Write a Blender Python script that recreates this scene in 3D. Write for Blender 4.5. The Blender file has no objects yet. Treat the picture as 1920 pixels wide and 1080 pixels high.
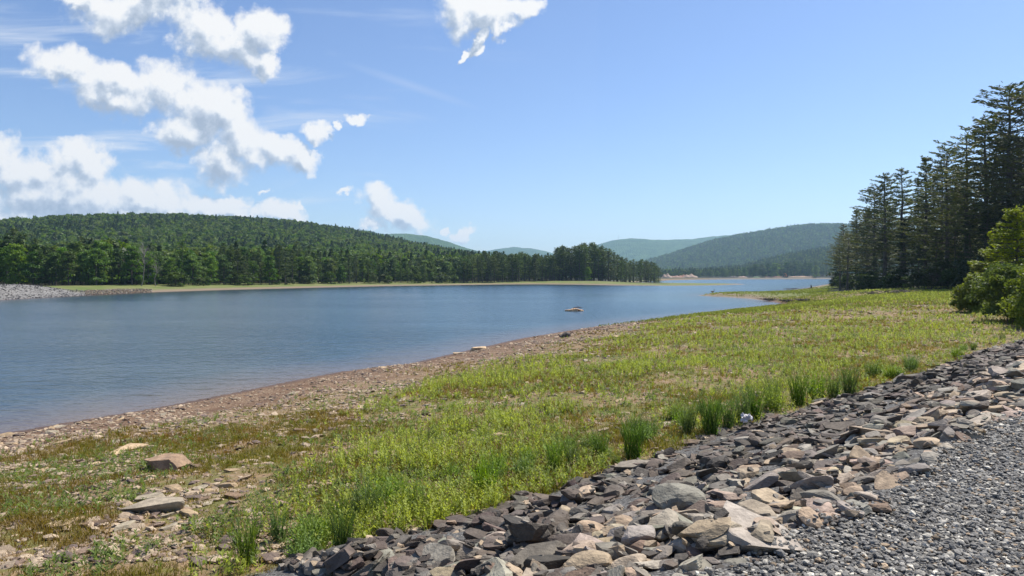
import bpy, bmesh, math, random
import numpy as np
from mathutils import Vector, Matrix
SC = bpy.context.scene
COL = SC.collection
PI = math.pi
F = 1340.0; HZ = 518.0; EYE = 4.2           # lens in photo pixels, horizon row, eye height over the water

# ------------------------------------------------------------------ camera
cam = bpy.data.cameras.new('camera'); co = bpy.data.objects.new('camera', cam); COL.objects.link(co)
cam.sensor_width = 36; cam.lens = 36*F/1920; cam.shift_y = -(540-HZ)/1920
cam.clip_start = 0.1; cam.clip_end = 40000
co.location = (0, 0, EYE); co.rotation_euler = (PI/2, 0, 0)
SC.camera = co

# ------------------------------------------------------------------ light and sky
SUN_AZ, SUN_EL = 52.0, 56.0
SKY_STRENGTH = 0.093
SC.view_settings.view_transform = 'Standard'; SC.view_settings.look = 'None'
SC.view_settings.exposure = 0.54; SC.view_settings.gamma = 1
world = bpy.data.worlds.new("World"); SC.world = world; world.use_nodes = True
WT = world.node_tree; WT.nodes.clear()
sunl = bpy.data.lights.new('sun', 'SUN'); sunl.energy = 5.0; sunl.angle = math.radians(0.53); sunl.color = (1.0, 0.95, 0.87)
so = bpy.data.objects.new('sun', sunl); COL.objects.link(so)
a, e = math.radians(SUN_AZ), math.radians(SUN_EL)
SUND = Vector((math.sin(a)*math.cos(e), math.cos(a)*math.cos(e), math.sin(e)))
so.rotation_euler = SUND.to_track_quat('Z', 'Y').to_euler(); so.location = SUND*500


class NT:                                   # small node builder
    def __init__(s, t): s.t = t
    def n(s, typ, ins=None, **kw):
        nd = s.t.nodes.new(typ)
        for k, v in kw.items(): setattr(nd, k, v)
        for k, v in (ins or {}).items():
            sock = nd.inputs[k]
            if isinstance(v, bpy.types.NodeSocket): s.t.links.new(v, sock)
            else: sock.default_value = v
        return nd
    def m(s, op, a, b=None, c=None, clamp=False):
        nd = s.t.nodes.new('ShaderNodeMath'); nd.operation = op; nd.use_clamp = clamp
        for i, v in enumerate((a, b, c)):
            if v is None: continue
            if isinstance(v, bpy.types.NodeSocket): s.t.links.new(v, nd.inputs[i])
            else: nd.inputs[i].default_value = v
        return nd.outputs[0]
    def vm(s, op, a, b=None, sc=None):
        nd = s.t.nodes.new('ShaderNodeVectorMath'); nd.operation = op
        for i, v in enumerate((a, b)):
            if v is None: continue
            if isinstance(v, bpy.types.NodeSocket): s.t.links.new(v, nd.inputs[i])
            else: nd.inputs[i].default_value = v
        if sc is not None:
            if isinstance(sc, bpy.types.NodeSocket): s.t.links.new(sc, nd.inputs['Scale'])
            else: nd.inputs['Scale'].default_value = sc
        return nd.outputs[0]
    def rng(s, v, a, b, c=0.0, d=1.0, smooth=True):
        nd = s.n('ShaderNodeMapRange', {'Value': v, 'From Min': a, 'From Max': b, 'To Min': c, 'To Max': d})
        nd.interpolation_type = 'SMOOTHSTEP' if smooth else 'LINEAR'
        return nd.outputs[0]
    def mix(s, f, a, b, blend='MIX'):
        nd = s.t.nodes.new('ShaderNodeMix'); nd.data_type = 'RGBA'; nd.blend_type = blend
        for i, v in ((0, f), (6, a), (7, b)):
            if isinstance(v, bpy.types.NodeSocket): s.t.links.new(v, nd.inputs[i])
            else: nd.inputs[i].default_value = (v if not isinstance(v, tuple) else (*v[:3], 1.0))
        return nd.outputs[2]
    def noise(s, vec, scale, detail=3.0, rough=0.5, out=0, dim='3D', dist=0.0):
        nd = s.n('ShaderNodeTexNoise', {'Vector': vec, 'Scale': scale, 'Detail': detail, 'Roughness': rough, 'Distortion': dist}, noise_dimensions=dim)
        return nd.outputs[out]
    def vor(s, vec, scale, feature='F1', dim='3D', out='Distance', detail=0.0):
        nd = s.n('ShaderNodeTexVoronoi', {'Vector': vec, 'Scale': scale}, voronoi_dimensions=dim, feature=feature)
        if detail: nd.inputs['Detail'].default_value = detail
        return nd.outputs[out]
    def ramp(s, v, stops):
        nd = s.n('ShaderNodeValToRGB', {'Fac': v}); r = nd.color_ramp
        while len(r.elements) < len(stops): r.elements.new(0.5)
        for el, (p, c) in zip(r.elements, stops): el.position = p; el.color = (*c, 1)
        return nd.outputs[0]

# cloud cover: soft ellipses by sky direction (u = x/y, v = z/y), broken up by noise
CLOUDS = [  # centre x, y, radii, angle (photo pixels over the horizon), weight
 (275, 0, 190, 62, -10), (385, 55, 105, 62, 30), (440, 92, 85, 52, 5), (492, 62, 58, 58, 0), (508, 112, 34, 30, 0), (160, -8, 70, 28, 0),
 (130, 122, 92, 42, 5), (210, 158, 95, 48, 20), (225, 192, 105, 48, 0), (330, 172, 95, 68, 20), (395, 205, 90, 66, 30),
 (335, 245, 75, 38, 20), (450, 262, 85, 54, 40), (520, 285, 70, 38, 25), (572, 308, 46, 30, 25), (415, 305, 62, 62, 0), 
 (60, 330, 120, 60, 0), (155, 300, 92, 42, 0), (120, 368, 190, 58, 0), (275, 372, 170, 46, 8), (390, 388, 105, 38, 5), (0, 292, 55, 60, 0),
 (20, 412, 190, 46, 0), (505, 398, 66, 30, 0), (430, 376, 50, 22, 0), (240, 410, 220, 34, 0),
 (716, 382, 46, 34, 40), (748, 410, 82, 32, 10), (702, 425, 36, 16, 0), (790, 424, 30, 14, 0),
 (600, 255, 32, 24, 10), (677, 225, 28, 15, 0), (873, 438, 26, 14, -20), (655, 362, 20, 8, 0), (547, 388, 26, 11, 0), (522, 408, 24, 14, 0), (838, 434, 13, 8, 0), (637, 240, 12, 12, 0), (483, 358, 16, 7, 0),
 (862, 14, 62, 62, 10), (930, 14, 64, 46, 0), (985, 4, 34, 30, 0), (905, 66, 46, 16, -45), (945, 50, 18, 26, 0), (868, 98, 26, 10, -50),
]
g = bpy.data.node_groups.new('cloud density', 'ShaderNodeTree')
g.interface.new_socket('P', in_out='INPUT', socket_type='NodeSocketVector')
g.interface.new_socket('D', in_out='OUTPUT', socket_type='NodeSocketFloat')
G = NT(g); gi = G.n('NodeGroupInput'); gout = G.n('NodeGroupOutput')
P = gi.outputs[0]
wv = G.noise(P, 7.0, 3.0, 0.55, out=1, dim='2D')
wv = G.vm('SCALE', G.vm('SUBTRACT', wv, (0.5, 0.5, 0.5)), sc=0.05)
wv = G.vm('MULTIPLY', wv, (1, 1, 0))
wv2 = G.noise(P, 38.0, 4.0, 0.6, out=1, dim='2D')
wv2 = G.vm('MULTIPLY', G.vm('SCALE', G.vm('SUBTRACT', wv2, (0.5, 0.5, 0.5)), sc=0.030), (1, 1, 0))
PW = G.vm('ADD', G.vm('ADD', P, wv), wv2)
cur = None
for (cx, cy, rx, ry, an) in CLOUDS:
    mp = G.n('ShaderNodeMapping', {'Vector': PW, 'Location': ((cx-960)/F, (HZ-cy)/F, 0), 'Rotation': (0, 0, math.radians(-an)), 'Scale': (rx*1.16/F, ry*1.16/F, 1)}, vector_type='TEXTURE')
    sp = G.n('ShaderNodeTexGradient', {'Vector': mp.outputs[0]}, gradient_type='SPHERICAL').outputs[1]
    cur = sp if cur is None else G.m('MAXIMUM', cur, sp)
n1 = G.noise(P, 12.0, 9.0, 0.67, dim='2D')
v1 = G.vor(G.vm('ADD', P, wv), 26.0, 'SMOOTH_F1', '2D')
v2 = G.vor(P, 62.0, 'SMOOTH_F1', '2D')
d = G.m('MULTIPLY_ADD', G.m('POWER', cur, 0.8), 2.0, -0.42)
d = G.m('ADD', d, G.m('MULTIPLY', G.m('SUBTRACT', n1, 0.5), 2.1))
d = G.m('SUBTRACT', d, G.m('MULTIPLY', G.m('SUBTRACT', v1, 0.35), 0.5))
d = G.m('SUBTRACT', d, G.m('MULTIPLY', G.m('SUBTRACT', v2, 0.35), 0.42))
d = G.m('MULTIPLY', d, G.rng(cur, 0.0, 0.12))
g.links.new(d, gout.inputs[0])

W = NT(WT)
sky = W.n('ShaderNodeTexSky', sky_type='NISHITA', sun_disc=False, sun_elevation=math.radians(SUN_EL), sun_rotation=math.radians(SUN_AZ), altitude=300.0, air_density=1.0, dust_density=0.6, ozone_density=1.6)
skyc = W.mix(1.0, sky.outputs[0], (0.86, 0.94, 1.11), 'MULTIPLY')
bg = W.n('ShaderNodeBackground', {'Color': skyc, 'Strength': SKY_STRENGTH})
tc = W.n('ShaderNodeTexCoord').outputs['Generated']
sx = W.n('ShaderNodeSeparateXYZ', {'Vector': tc})
ys = W.m('MAXIMUM', sx.outputs[1], 0.05)
uu = W.m('DIVIDE', sx.outputs[0], ys); vv = W.m('DIVIDE', sx.outputs[2], ys)
UV = W.n('ShaderNodeCombineXYZ', {'X': uu, 'Y': vv}).outputs[0]
def grp(vec):
    nd = WT.nodes.new('ShaderNodeGroup'); nd.node_tree = g; WT.links.new(vec, nd.inputs[0]); return nd.outputs[0]
D0 = grp(UV)
D1 = grp(W.vm('ADD', UV, (0.008, 0.016, 0)))
D2 = grp(W.vm('ADD', UV, (0.024, 0.045, 0)))
al = W.rng(D0, -0.05, 0.85)
shade = W.m('ADD', W.m('MULTIPLY', W.m('MAXIMUM', D1, 0.0), 0.21), W.m('MULTIPLY', W.m('MAXIMUM', D2, 0.0), 0.30))
relief = W.m('MULTIPLY', W.m('SUBTRACT', D0, D1), 0.75)
lit = W.m('ADD', W.m('SUBTRACT', 1.0, shade), relief, clamp=True)
cc = W.ramp(lit, [(0.0, (0.42, 0.50, 0.63)), (0.40, (0.58, 0.66, 0.78)), (0.68, (0.84, 0.88, 0.94)), (0.95, (1.0, 1.0, 1.0))])
cbg = W.n('ShaderNodeBackground', {'Color': cc, 'Strength': 0.67})
# thin high streaks
st = W.n('ShaderNodeMapping', {'Vector': UV, 'Rotation': (0, 0, math.radians(22)), 'Scale': (1.6, 12.0, 1)}).outputs[0]
cir = W.noise(st, 1.6, 5.0, 0.6, dim='2D', dist=0.4)
cir = W.m('MULTIPLY', W.rng(cir, 0.50, 0.80), W.rng(uu, 0.10, -0.55))
cir = W.m('MULTIPLY', cir, 0.85)
trail = W.n('ShaderNodeMapping', {'Vector': UV, 'Location': ((770-960)/F, (HZ-160)/F, 0), 'Rotation': (0, 0, math.radians(-19)), 'Scale': (0.11, 0.008, 1)}, vector_type='TEXTURE').outputs[0]
trail = W.n('ShaderNodeTexGradient', {'Vector': trail}, gradient_type='SPHERICAL').outputs[1]
trail = W.m('MULTIPLY', trail, 0.18)
thin = W.m('MAXIMUM', cir, trail)
tbg = W.n('ShaderNodeBackground', {'Color': (0.86, 0.92, 1.0, 1), 'Strength': 0.66})
m1 = W.n('ShaderNodeMixShader', {0: thin, 1: bg.outputs[0], 2: tbg.outputs[0]})
m2 = W.n('ShaderNodeMixShader', {0: al, 1: m1.outputs[0], 2: cbg.outputs[0]})
gate = W.m('MULTIPLY', W.m('GREATER_THAN', sx.outputs[1], 0.1), W.m('MULTIPLY', W.m('LESS_THAN', uu, 0.12), W.m('GREATER_THAN', vv, 0.0)))
gate = W.m('MULTIPLY', gate, W.m('MULTIPLY', W.m('GREATER_THAN', uu, -1.0), W.m('LESS_THAN', vv, 0.62)))
m3 = W.n('ShaderNodeMixShader', {0: gate, 1: bg.outputs[0], 2: m2.outputs[0]})
W.n('ShaderNodeOutputWorld', {'Surface': m3.outputs[0]})
try:
    world.cycles.sampling_method = 'MANUAL'; world.cycles.sample_map_resolution = 512
except Exception: pass

# ------------------------------------------------------------------ numeric helpers
def ss(x, a=0.0, b=1.0):
    t = np.clip((np.asarray(x, float)-a)/(b-a), 0, 1); return t*t*(3-2*t)
def _hash(ix, iy, seed):
    h = (ix.astype(np.int64)*374761393 + iy.astype(np.int64)*668265263 + seed*1442695041) & 0xffffffff
    h = ((h ^ (h >> 13))*1274126177) & 0xffffffff
    return ((h ^ (h >> 16)) & 0xffff)/65535.0
def vnoise(x, y, seed=0):
    x = np.asarray(x, float); y = np.asarray(y, float)
    ix = np.floor(x); iy = np.floor(y); fx = x-ix; fy = y-iy
    fx = fx*fx*(3-2*fx); fy = fy*fy*(3-2*fy)
    a = _hash(ix, iy, seed); b = _hash(ix+1, iy, seed); c = _hash(ix, iy+1, seed); d = _hash(ix+1, iy+1, seed)
    return a+(b-a)*fx+(c-a)*fy+(a-b-c+d)*fx*fy
def fbm(x, y, seed=0, o=4):
    r = 0; am = 0.5
    for k in range(o):
        r = r+am*vnoise(np.asarray(x)*2**k, np.asarray(y)*2**k, seed+k*7); am *= 0.5
    return r/(1-0.5**o)
def gp(px, py, z=0.0):                     # a point of the plane at height z seen along a photo pixel
    d = (EYE-z)*F/(py-HZ); return ((px-960)/F*d, d)

# ------------------------------------------------------------------ terrain
near = [gp(*p) for p in [(0,815),(120,794),(300,764),(440,737),(560,712),(640,697),(760,684),(830,668),(900,652),(980,634),(1060,621),(1200,602),(1330,588),(1440,576),(1466,570.5),(1445,565),(1400,559.5),(1350,556),(1306,554),(1350,550.5),(1400,548.5),(1465,545.5),(1510,540.5),(1540,535),(1567,531)]]
near = [(-60,-40),(-34,-12),(-22,6)] + near + [(230,500),(300,640),(430,760)]
far = [(540,900)] + [gp(*p) for p in [(1560,523.2),(1400,523.8),(1300,524.4),(1255,525.4),(1237,527),(1180,529.3),(1240,530.6),(1300,531.2),(1400,533),(1340,535),(1260,535.8),(1150,535),(1080,533.6),(1000,533),(930,533.4),(860,534.4),(740,536),(600,539),(500,541.5),(420,543.5),(280,548),(180,553),(60,559),(0,562),(-120,570)]] + [(-88,70),(-90,20),(-100,-60)]
POLY = np.array(near+far)
def sdist(x, y):                           # signed distance to the waterline, positive on land
    x = np.asarray(x, float).ravel(); y = np.asarray(y, float).ravel()
    best = np.full(x.shape, 1e18); ins = np.zeros(x.shape, bool)
    n = len(POLY)
    for i in range(n):
        ax, ay = POLY[i]; bx, by = POLY[(i+1) % n]
        dx, dy = bx-ax, by-ay
        t = np.clip(((x-ax)*dx+(y-ay)*dy)/(dx*dx+dy*dy), 0, 1)
        best = np.minimum(best, (x-ax-t*dx)**2+(y-ay-t*dy)**2)
        c = ((ay > y) != (by > y))
        with np.errstate(divide='ignore', invalid='ignore'):
            xi = ax+(y-ay)*dx/(dy if dy else 1e-9)
        ins ^= c & (x < xi)
    d = np.sqrt(best)
    return np.where(ins, -d, d)
R2 = math.sqrt(2)
def st_of(x, y): return (x+y)/R2, (x-y)/R2            # along the dam, across it (towards the road)
T_CREST, T_FOOT = -2.72/R2, -8.3/R2
def foot_t(s): return T_FOOT + 0.28*(vnoise(s*0.35, s*0, 5)-0.5) + 0.12*(vnoise(s*1.3, s*0, 6)-0.5)
def crest_t(s): return T_CREST + 0.35*(vnoise(s*0.5, s*0, 8)-0.5)
def interp(x, pts): p = np.array(pts, float); return np.interp(x, p[:, 0], p[:, 1])
def px_ridge(pts, Y, trees):               # skyline read as photo pixels -> world heights at distance Y
    return [((p-960)/F*Y, EYE+(HZ-q)/F*Y-trees) for p, q in pts]
HILL = px_ridge([(-900,500),(-400,450),(0,434),(100,427),(200,417),(340,408),(450,413),(560,420),(650,432),(720,448),(800,466),(880,482),(1000,505),(1150,518)], 1000, 11)
HILL2 = px_ridge([(1150,520),(1300,508),(1400,498),(1480,478),(1570,462),(1700,440),(1900,430),(2300,470)], 1650, 13)
def height(x, y, ds=None):
    shp = np.shape(x); x = np.asarray(x, float).ravel(); y = np.asarray(y, float).ravel()
    if ds is None: ds = sdist(x, y)
    r = np.hypot(x, y)
    wig = fbm(x*0.12, y*0.12, 3)-0.5
    land = 0.22*ss(ds, 0, 2.2)+1.38*ss(ds+3.0*wig, -1.0, 17)
    land = land + 0.95*ss(x, 16, 50)*ss(ds, 6, 30)*(y > 0)
    farm = ss(y, 110, 150)*ss(-x, -140, -100)           # far bank
    fland = 0.5*ss(ds, 0, 4)+1.1*ss(ds, 2, 30)
    fland = fland*(1-0.72*ss(x, 45, 75)*(1-ss(y, 440, 500)))
    land = land*(1-farm)+fland*farm
    lb = ss(-x, 76, 84)*(1-ss(y, 150, 172))             # the dam's far arm at the left
    land = land*(1-lb)+(2.45*ss(ds, 0, 11))*lb
    small = (fbm(x*1.1, y*1.1, 11)-0.5)*0.10+(fbm(x*0.25, y*0.25, 12)-0.5)*0.25
    land = land+small*ss(ds, 0, 6)*(1-ss(r, 150, 400))
    hl = interp(x+60*(fbm(x*0.004, y*0.004, 21)-0.5), HILL)*ss(y, 300, 1010)*(1-ss(y, 1100, 2100))*ss(ds, 20, 120)
    h2 = interp(x, HILL2)*ss(y, 1060, 1650)*(1-ss(y, 1750, 2600))
    land = land+np.maximum(hl, 0)*(1+0.10*(fbm(x*0.01, y*0.01, 22)-0.5))+np.maximum(h2, 0)
    bed = -np.minimum(0.09*np.abs(ds)+0.02*ds**2*0.2, 7)
    z = np.where(ds > 0, land, bed)
    s, t = st_of(x, y)                                  # dam: rock slope and gravel road
    k = (y > -60) & (s < 120)
    ft, ct = foot_t(s), crest_t(s)
    zd = 1.60+(2.53-1.60)*np.clip((t-ft)/(ct-ft), 0, 1)+0.03*(fbm(x*0.8, y*0.8, 31)-0.5)*ss(t-ct, 0, .5)
    zb = np.where(z > 1.60, z, z+(1.60-z)*ss(t, T_FOOT-2.5, T_FOOT))
    z = np.where(k & (t > ft), zd, np.where(k & (t > T_FOOT-2.5) & (ds > 0), zb, z))
    return z.reshape(shp)
_D = np.concatenate([np.arange(3, 60, 0.05), np.arange(60, 400, 0.5), np.arange(400, 3000, 4)])
def hit(px, py):                           # first ground point along a photo pixel
    u, v = (px-960)/F, (HZ-py)/F
    X = u*_D; Y = _D; Z = EYE+v*_D
    H = height(X, Y); k = np.argmax(H >= Z)
    return float(X[k]), float(Y[k]), float(H[k])

# ------------------------------------------------------------------ object helpers
def tag(o, label=None, cat=None, group=None, kind=None):
    if label: o['label'] = label
    if cat: o['category'] = cat
    if group: o['group'] = group
    if kind: o['kind'] = kind
    return o
def mk_mesh(name, V, faces, mats=(), tone=None, smooth=False, attrs=None, midx=None):
    """V (n,3); faces: array (m,k) or list of such arrays"""
    me = bpy.data.meshes.new(name)
    if isinstance(faces, np.ndarray): faces = [faces]
    V = np.asarray(V, np.float32)
    me.vertices.add(len(V)); me.vertices.foreach_set('co', V.ravel())
    nl = sum(f.size for f in faces); nf = sum(len(f) for f in faces)
    me.loops.add(nl); me.loops.foreach_set('vertex_index', np.concatenate([f.ravel() for f in faces]).astype(np.int32))
    me.polygons.add(nf)
    ls = []; off = 0
    for f in faces:
        k = f.shape[1]; ls.append(off+np.arange(len(f))*k); off += f.size
    me.polygons.foreach_set('loop_start', np.concatenate(ls).astype(np.int32))
    if midx is not None: me.polygons.foreach_set('material_index', np.asarray(midx, np.int32))
    me.polygons.foreach_set('use_smooth', np.full(nf, smooth, bool))
    for m in mats: me.materials.append(m)
    if tone is not None:
        at = me.color_attributes.new('tone', 'FLOAT_COLOR', 'POINT')
        c = np.ones((len(V), 4), np.float32); c[:, :3] = tone; at.data.foreach_set('color', c.ravel())
    for k, v in (attrs or {}).items():
        at = me.attributes.new(k, 'FLOAT', 'POINT'); at.data.foreach_set('value', np.asarray(v, np.float32))
    me.update(calc_edges=True)
    return me
def link(name, me, parent=None, loc=None):
    o = bpy.data.objects.new(name, me); COL.objects.link(o)
    if parent: o.parent = parent
    if loc is not None: o.location = loc
    return o
def empty(name, loc=(0, 0, 0), rz=0.0):
    o = bpy.data.objects.new(name, None); COL.objects.link(o); o.location = loc; o.rotation_euler = (0, 0, rz); o.empty_display_size = 0.3; return o
def copy_tree(src, loc, rz=0.0, scale=(1, 1, 1)):
    c = src.copy(); COL.objects.link(c); c.location = loc; c.rotation_euler = (0, 0, rz); c.scale = scale
    for ch in src.children:
        d = ch.copy(); COL.objects.link(d); d.parent = c
    return c
class Buf:                                 # collects shapes into one mesh
    def __init__(s): s.V = []; s.Q = []; s.T = []; s.n = 0; s.C = []
    def add(s, V, F_, tone=None):
        V = np.asarray(V, float); F_ = np.asarray(F_, int)+s.n
        (s.Q if F_.shape[1] == 4 else s.T).append(F_); s.V.append(V); s.n += len(V)
        s.C.append(np.broadcast_to(np.array(tone if tone is not None else (1, 1, 1), float), (len(V), 3)))
    def tube(s, pts, rad, k=7, tone=None):
        pts = np.asarray(pts, float); n = len(pts); V = []
        for i in range(n):
            d = pts[min(i+1, n-1)]-pts[max(i-1, 0)]; d = d/(np.linalg.norm(d)+1e-9)
            a = np.cross(d, (0, 0, 1.0) if abs(d[2]) < 0.9 else (1.0, 0, 0)); a /= np.linalg.norm(a); b = np.cross(d, a)
            th = np.arange(k)/k*2*PI
            V.append(pts[i]+rad[i]*(np.outer(np.cos(th), a)+np.outer(np.sin(th), b)))
        V = np.concatenate(V); Fq = []
        for i in range(n-1):
            for j in range(k): Fq.append((i*k+j, i*k+(j+1) % k, (i+1)*k+(j+1) % k, (i+1)*k+j))
        s.add(V, Fq, tone)
    def box(s, c, size, rz=0.0, tone=None, taper=1.0, ry=0.0):
        x, y, z = np.array(size)/2.0
        V = np.array([(-x,-y,-z),(x,-y,-z),(x,y,-z),(-x,y,-z),(-x*taper,-y*taper,z),(x*taper,-y*taper,z),(x*taper,y*taper,z),(-x*taper,y*taper,z)])
        R = np.array(Matrix.Rotation(rz, 3, 'Z') @ Matrix.Rotation(ry, 3, 'Y')); V = V@R.T+np.array(c)
        s.add(V, [(0,3,2,1),(4,5,6,7),(0,1,5,4),(1,2,6,5),(2,3,7,6),(3,0,4,7)], tone)
    def mesh(s, name, mat, smooth=False, attrs=None):
        fs = ([np.concatenate(s.Q)] if s.Q else [])+([np.concatenate(s.T)] if s.T else [])
        return mk_mesh(name, np.concatenate(s.V), fs, [mat], np.concatenate(s.C), smooth, attrs)

# ------------------------------------------------------------------ materials
def new_mat(name):
    m = bpy.data.materials.new(name); m.use_nodes = True; m.node_tree.nodes.clear(); return m, NT(m.node_tree)
def out(T, sh): T.n('ShaderNodeOutputMaterial', {'Surface': sh})
def foliage_mat(name, trans=0.35, vary=0.25, gloss=0.0):
    m, T = new_mat(name)
    c = T.n('ShaderNodeAttribute', attribute_name='tone').outputs['Color']
    oi = T.n('ShaderNodeObjectInfo').outputs['Random']
    hs = T.n('ShaderNodeHueSaturation', {'Hue': T.rng(oi, 0, 1, 0.485, 0.515, False), 'Saturation': T.rng(T.m('FRACT', T.m('MULTIPLY', oi, 7.3)), 0, 1, 0.8, 1.15, False), 'Value': T.rng(T.m('FRACT', T.m('MULTIPLY', oi, 13.7)), 0, 1, 1-vary, 1+vary, False), 'Color': c}).outputs[0]
    d = T.n('ShaderNodeBsdfPrincipled', {'Base Color': hs, 'Roughness': 0.6, 'Specular IOR Level': 0.3+gloss})
    tr = T.n('ShaderNodeBsdfTranslucent', {'Color': T.mix(1.0, hs, (1.5, 1.5, 0.8), 'MULTIPLY')})
    out(T, T.n('ShaderNodeMixShader', {0: trans, 1: d.outputs[0], 2: tr.outputs[0]}).outputs[0])
    return m
M_NEEDLE = foliage_mat('pine needles', 0.25)
M_LEAF = foliage_mat('leaves', 0.35)
M_GRASS = foliage_mat('grass blades', 0.45, 0.0)
def bark_mat(name, c1, c2, sc=6.0):
    m, T = new_mat(name)
    P_ = T.n('ShaderNodeTexCoord').outputs['Object']
    n = T.noise(T.vm('MULTIPLY', P_, (1, 1, 0.25)), sc, 4, 0.65)
    col = T.mix(T.rng(n, 0.35, 0.65), c1, c2)
    b = T.n('ShaderNodeBump', {'Height': n, 'Strength': 0.6, 'Distance': 0.05})
    out(T, T.n('ShaderNodeBsdfPrincipled', {'Base Color': col, 'Roughness': 0.95, 'Normal': b.outputs[0]}).outputs[0])
    return m
M_BARK = bark_mat('bark', (0.055, 0.045, 0.038), (0.13, 0.11, 0.095))
M_PALEBARK = bark_mat('pale dead wood', (0.13, 0.12, 0.10), (0.27, 0.25, 0.22))

def rock_mat():
    m, T = new_mat('stone')
    c = T.n('ShaderNodeAttribute', attribute_name='tone').outputs['Color']
    P_ = T.n('ShaderNodeNewGeometry').outputs['Position']
    n1 = T.noise(P_, 9.0, 5, 0.65); n2 = T.noise(P_, 42.0, 4, 0.7); n3 = T.noise(T.vm('MULTIPLY', P_, (1, 1, 3.5)), 22.0, 3, 0.6)
    col = T.mix(T.rng(n1, 0.35, 0.68), T.mix(1.0, c, (0.72, 0.70, 0.68), 'MULTIPLY'), T.mix(1.0, c, (1.22, 1.20, 1.16), 'MULTIPLY'))
    col = T.mix(T.m('MULTIPLY', T.rng(n2, 0.52, 0.72), 0.40), col, T.mix(1.0, col, (0.45, 0.44, 0.42), 'MULTIPLY'))
    lich = T.rng(T.noise(P_, 5.0, 5, 0.7), 0.62, 0.72)
    col = T.mix(T.m('MULTIPLY', lich, 0.35), col, (0.30, 0.29, 0.26))
    h = T.m('ADD', T.m('MULTIPLY', n1, 0.6), T.m('ADD', T.m('MULTIPLY', n2, 0.25), T.m('MULTIPLY', n3, 0.4)))
    b = T.n('ShaderNodeBump', {'Height': h, 'Strength': 0.75, 'Distance': 0.03})
    out(T, T.n('ShaderNodeBsdfPrincipled', {'Base Color': col, 'Roughness': 0.78, 'Specular IOR Level': 0.35, 'Normal': b.outputs[0]}).outputs[0])
    return m
M_ROCK = rock_mat()
def tone_mat(name, rough=0.85, spec=0.3, bump=0.0, bsc=30.0):
    m, T = new_mat(name)
    c = T.n('ShaderNodeAttribute', attribute_name='tone').outputs['Color']
    P_ = T.n('ShaderNodeTexCoord').outputs['Object']
    n = T.noise(P_, bsc, 4, 0.6)
    col = T.mix(T.rng(n, 0.3, 0.7), T.mix(1.0, c, (0.8, 0.8, 0.8), 'MULTIPLY'), T.mix(1.0, c, (1.18, 1.18, 1.18), 'MULTIPLY'))
    b = T.n('ShaderNodeBump', {'Height': n, 'Strength': bump, 'Distance': 0.05})
    out(T, T.n('ShaderNodeBsdfPrincipled', {'Base Color': col, 'Roughness': rough, 'Specular IOR Level': spec, 'Normal': b.outputs[0]}).outputs[0])
    return m
M_PEBBLE = tone_mat('small stones', 0.8, 0.4, 0.3, 60.0)
M_PAINT = tone_mat('weathered paint', 0.7, 0.3, 0.2, 4.0)
M_DIRT = tone_mat('heaped earth', 0.95, 0.1, 0.8, 0.6)

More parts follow.
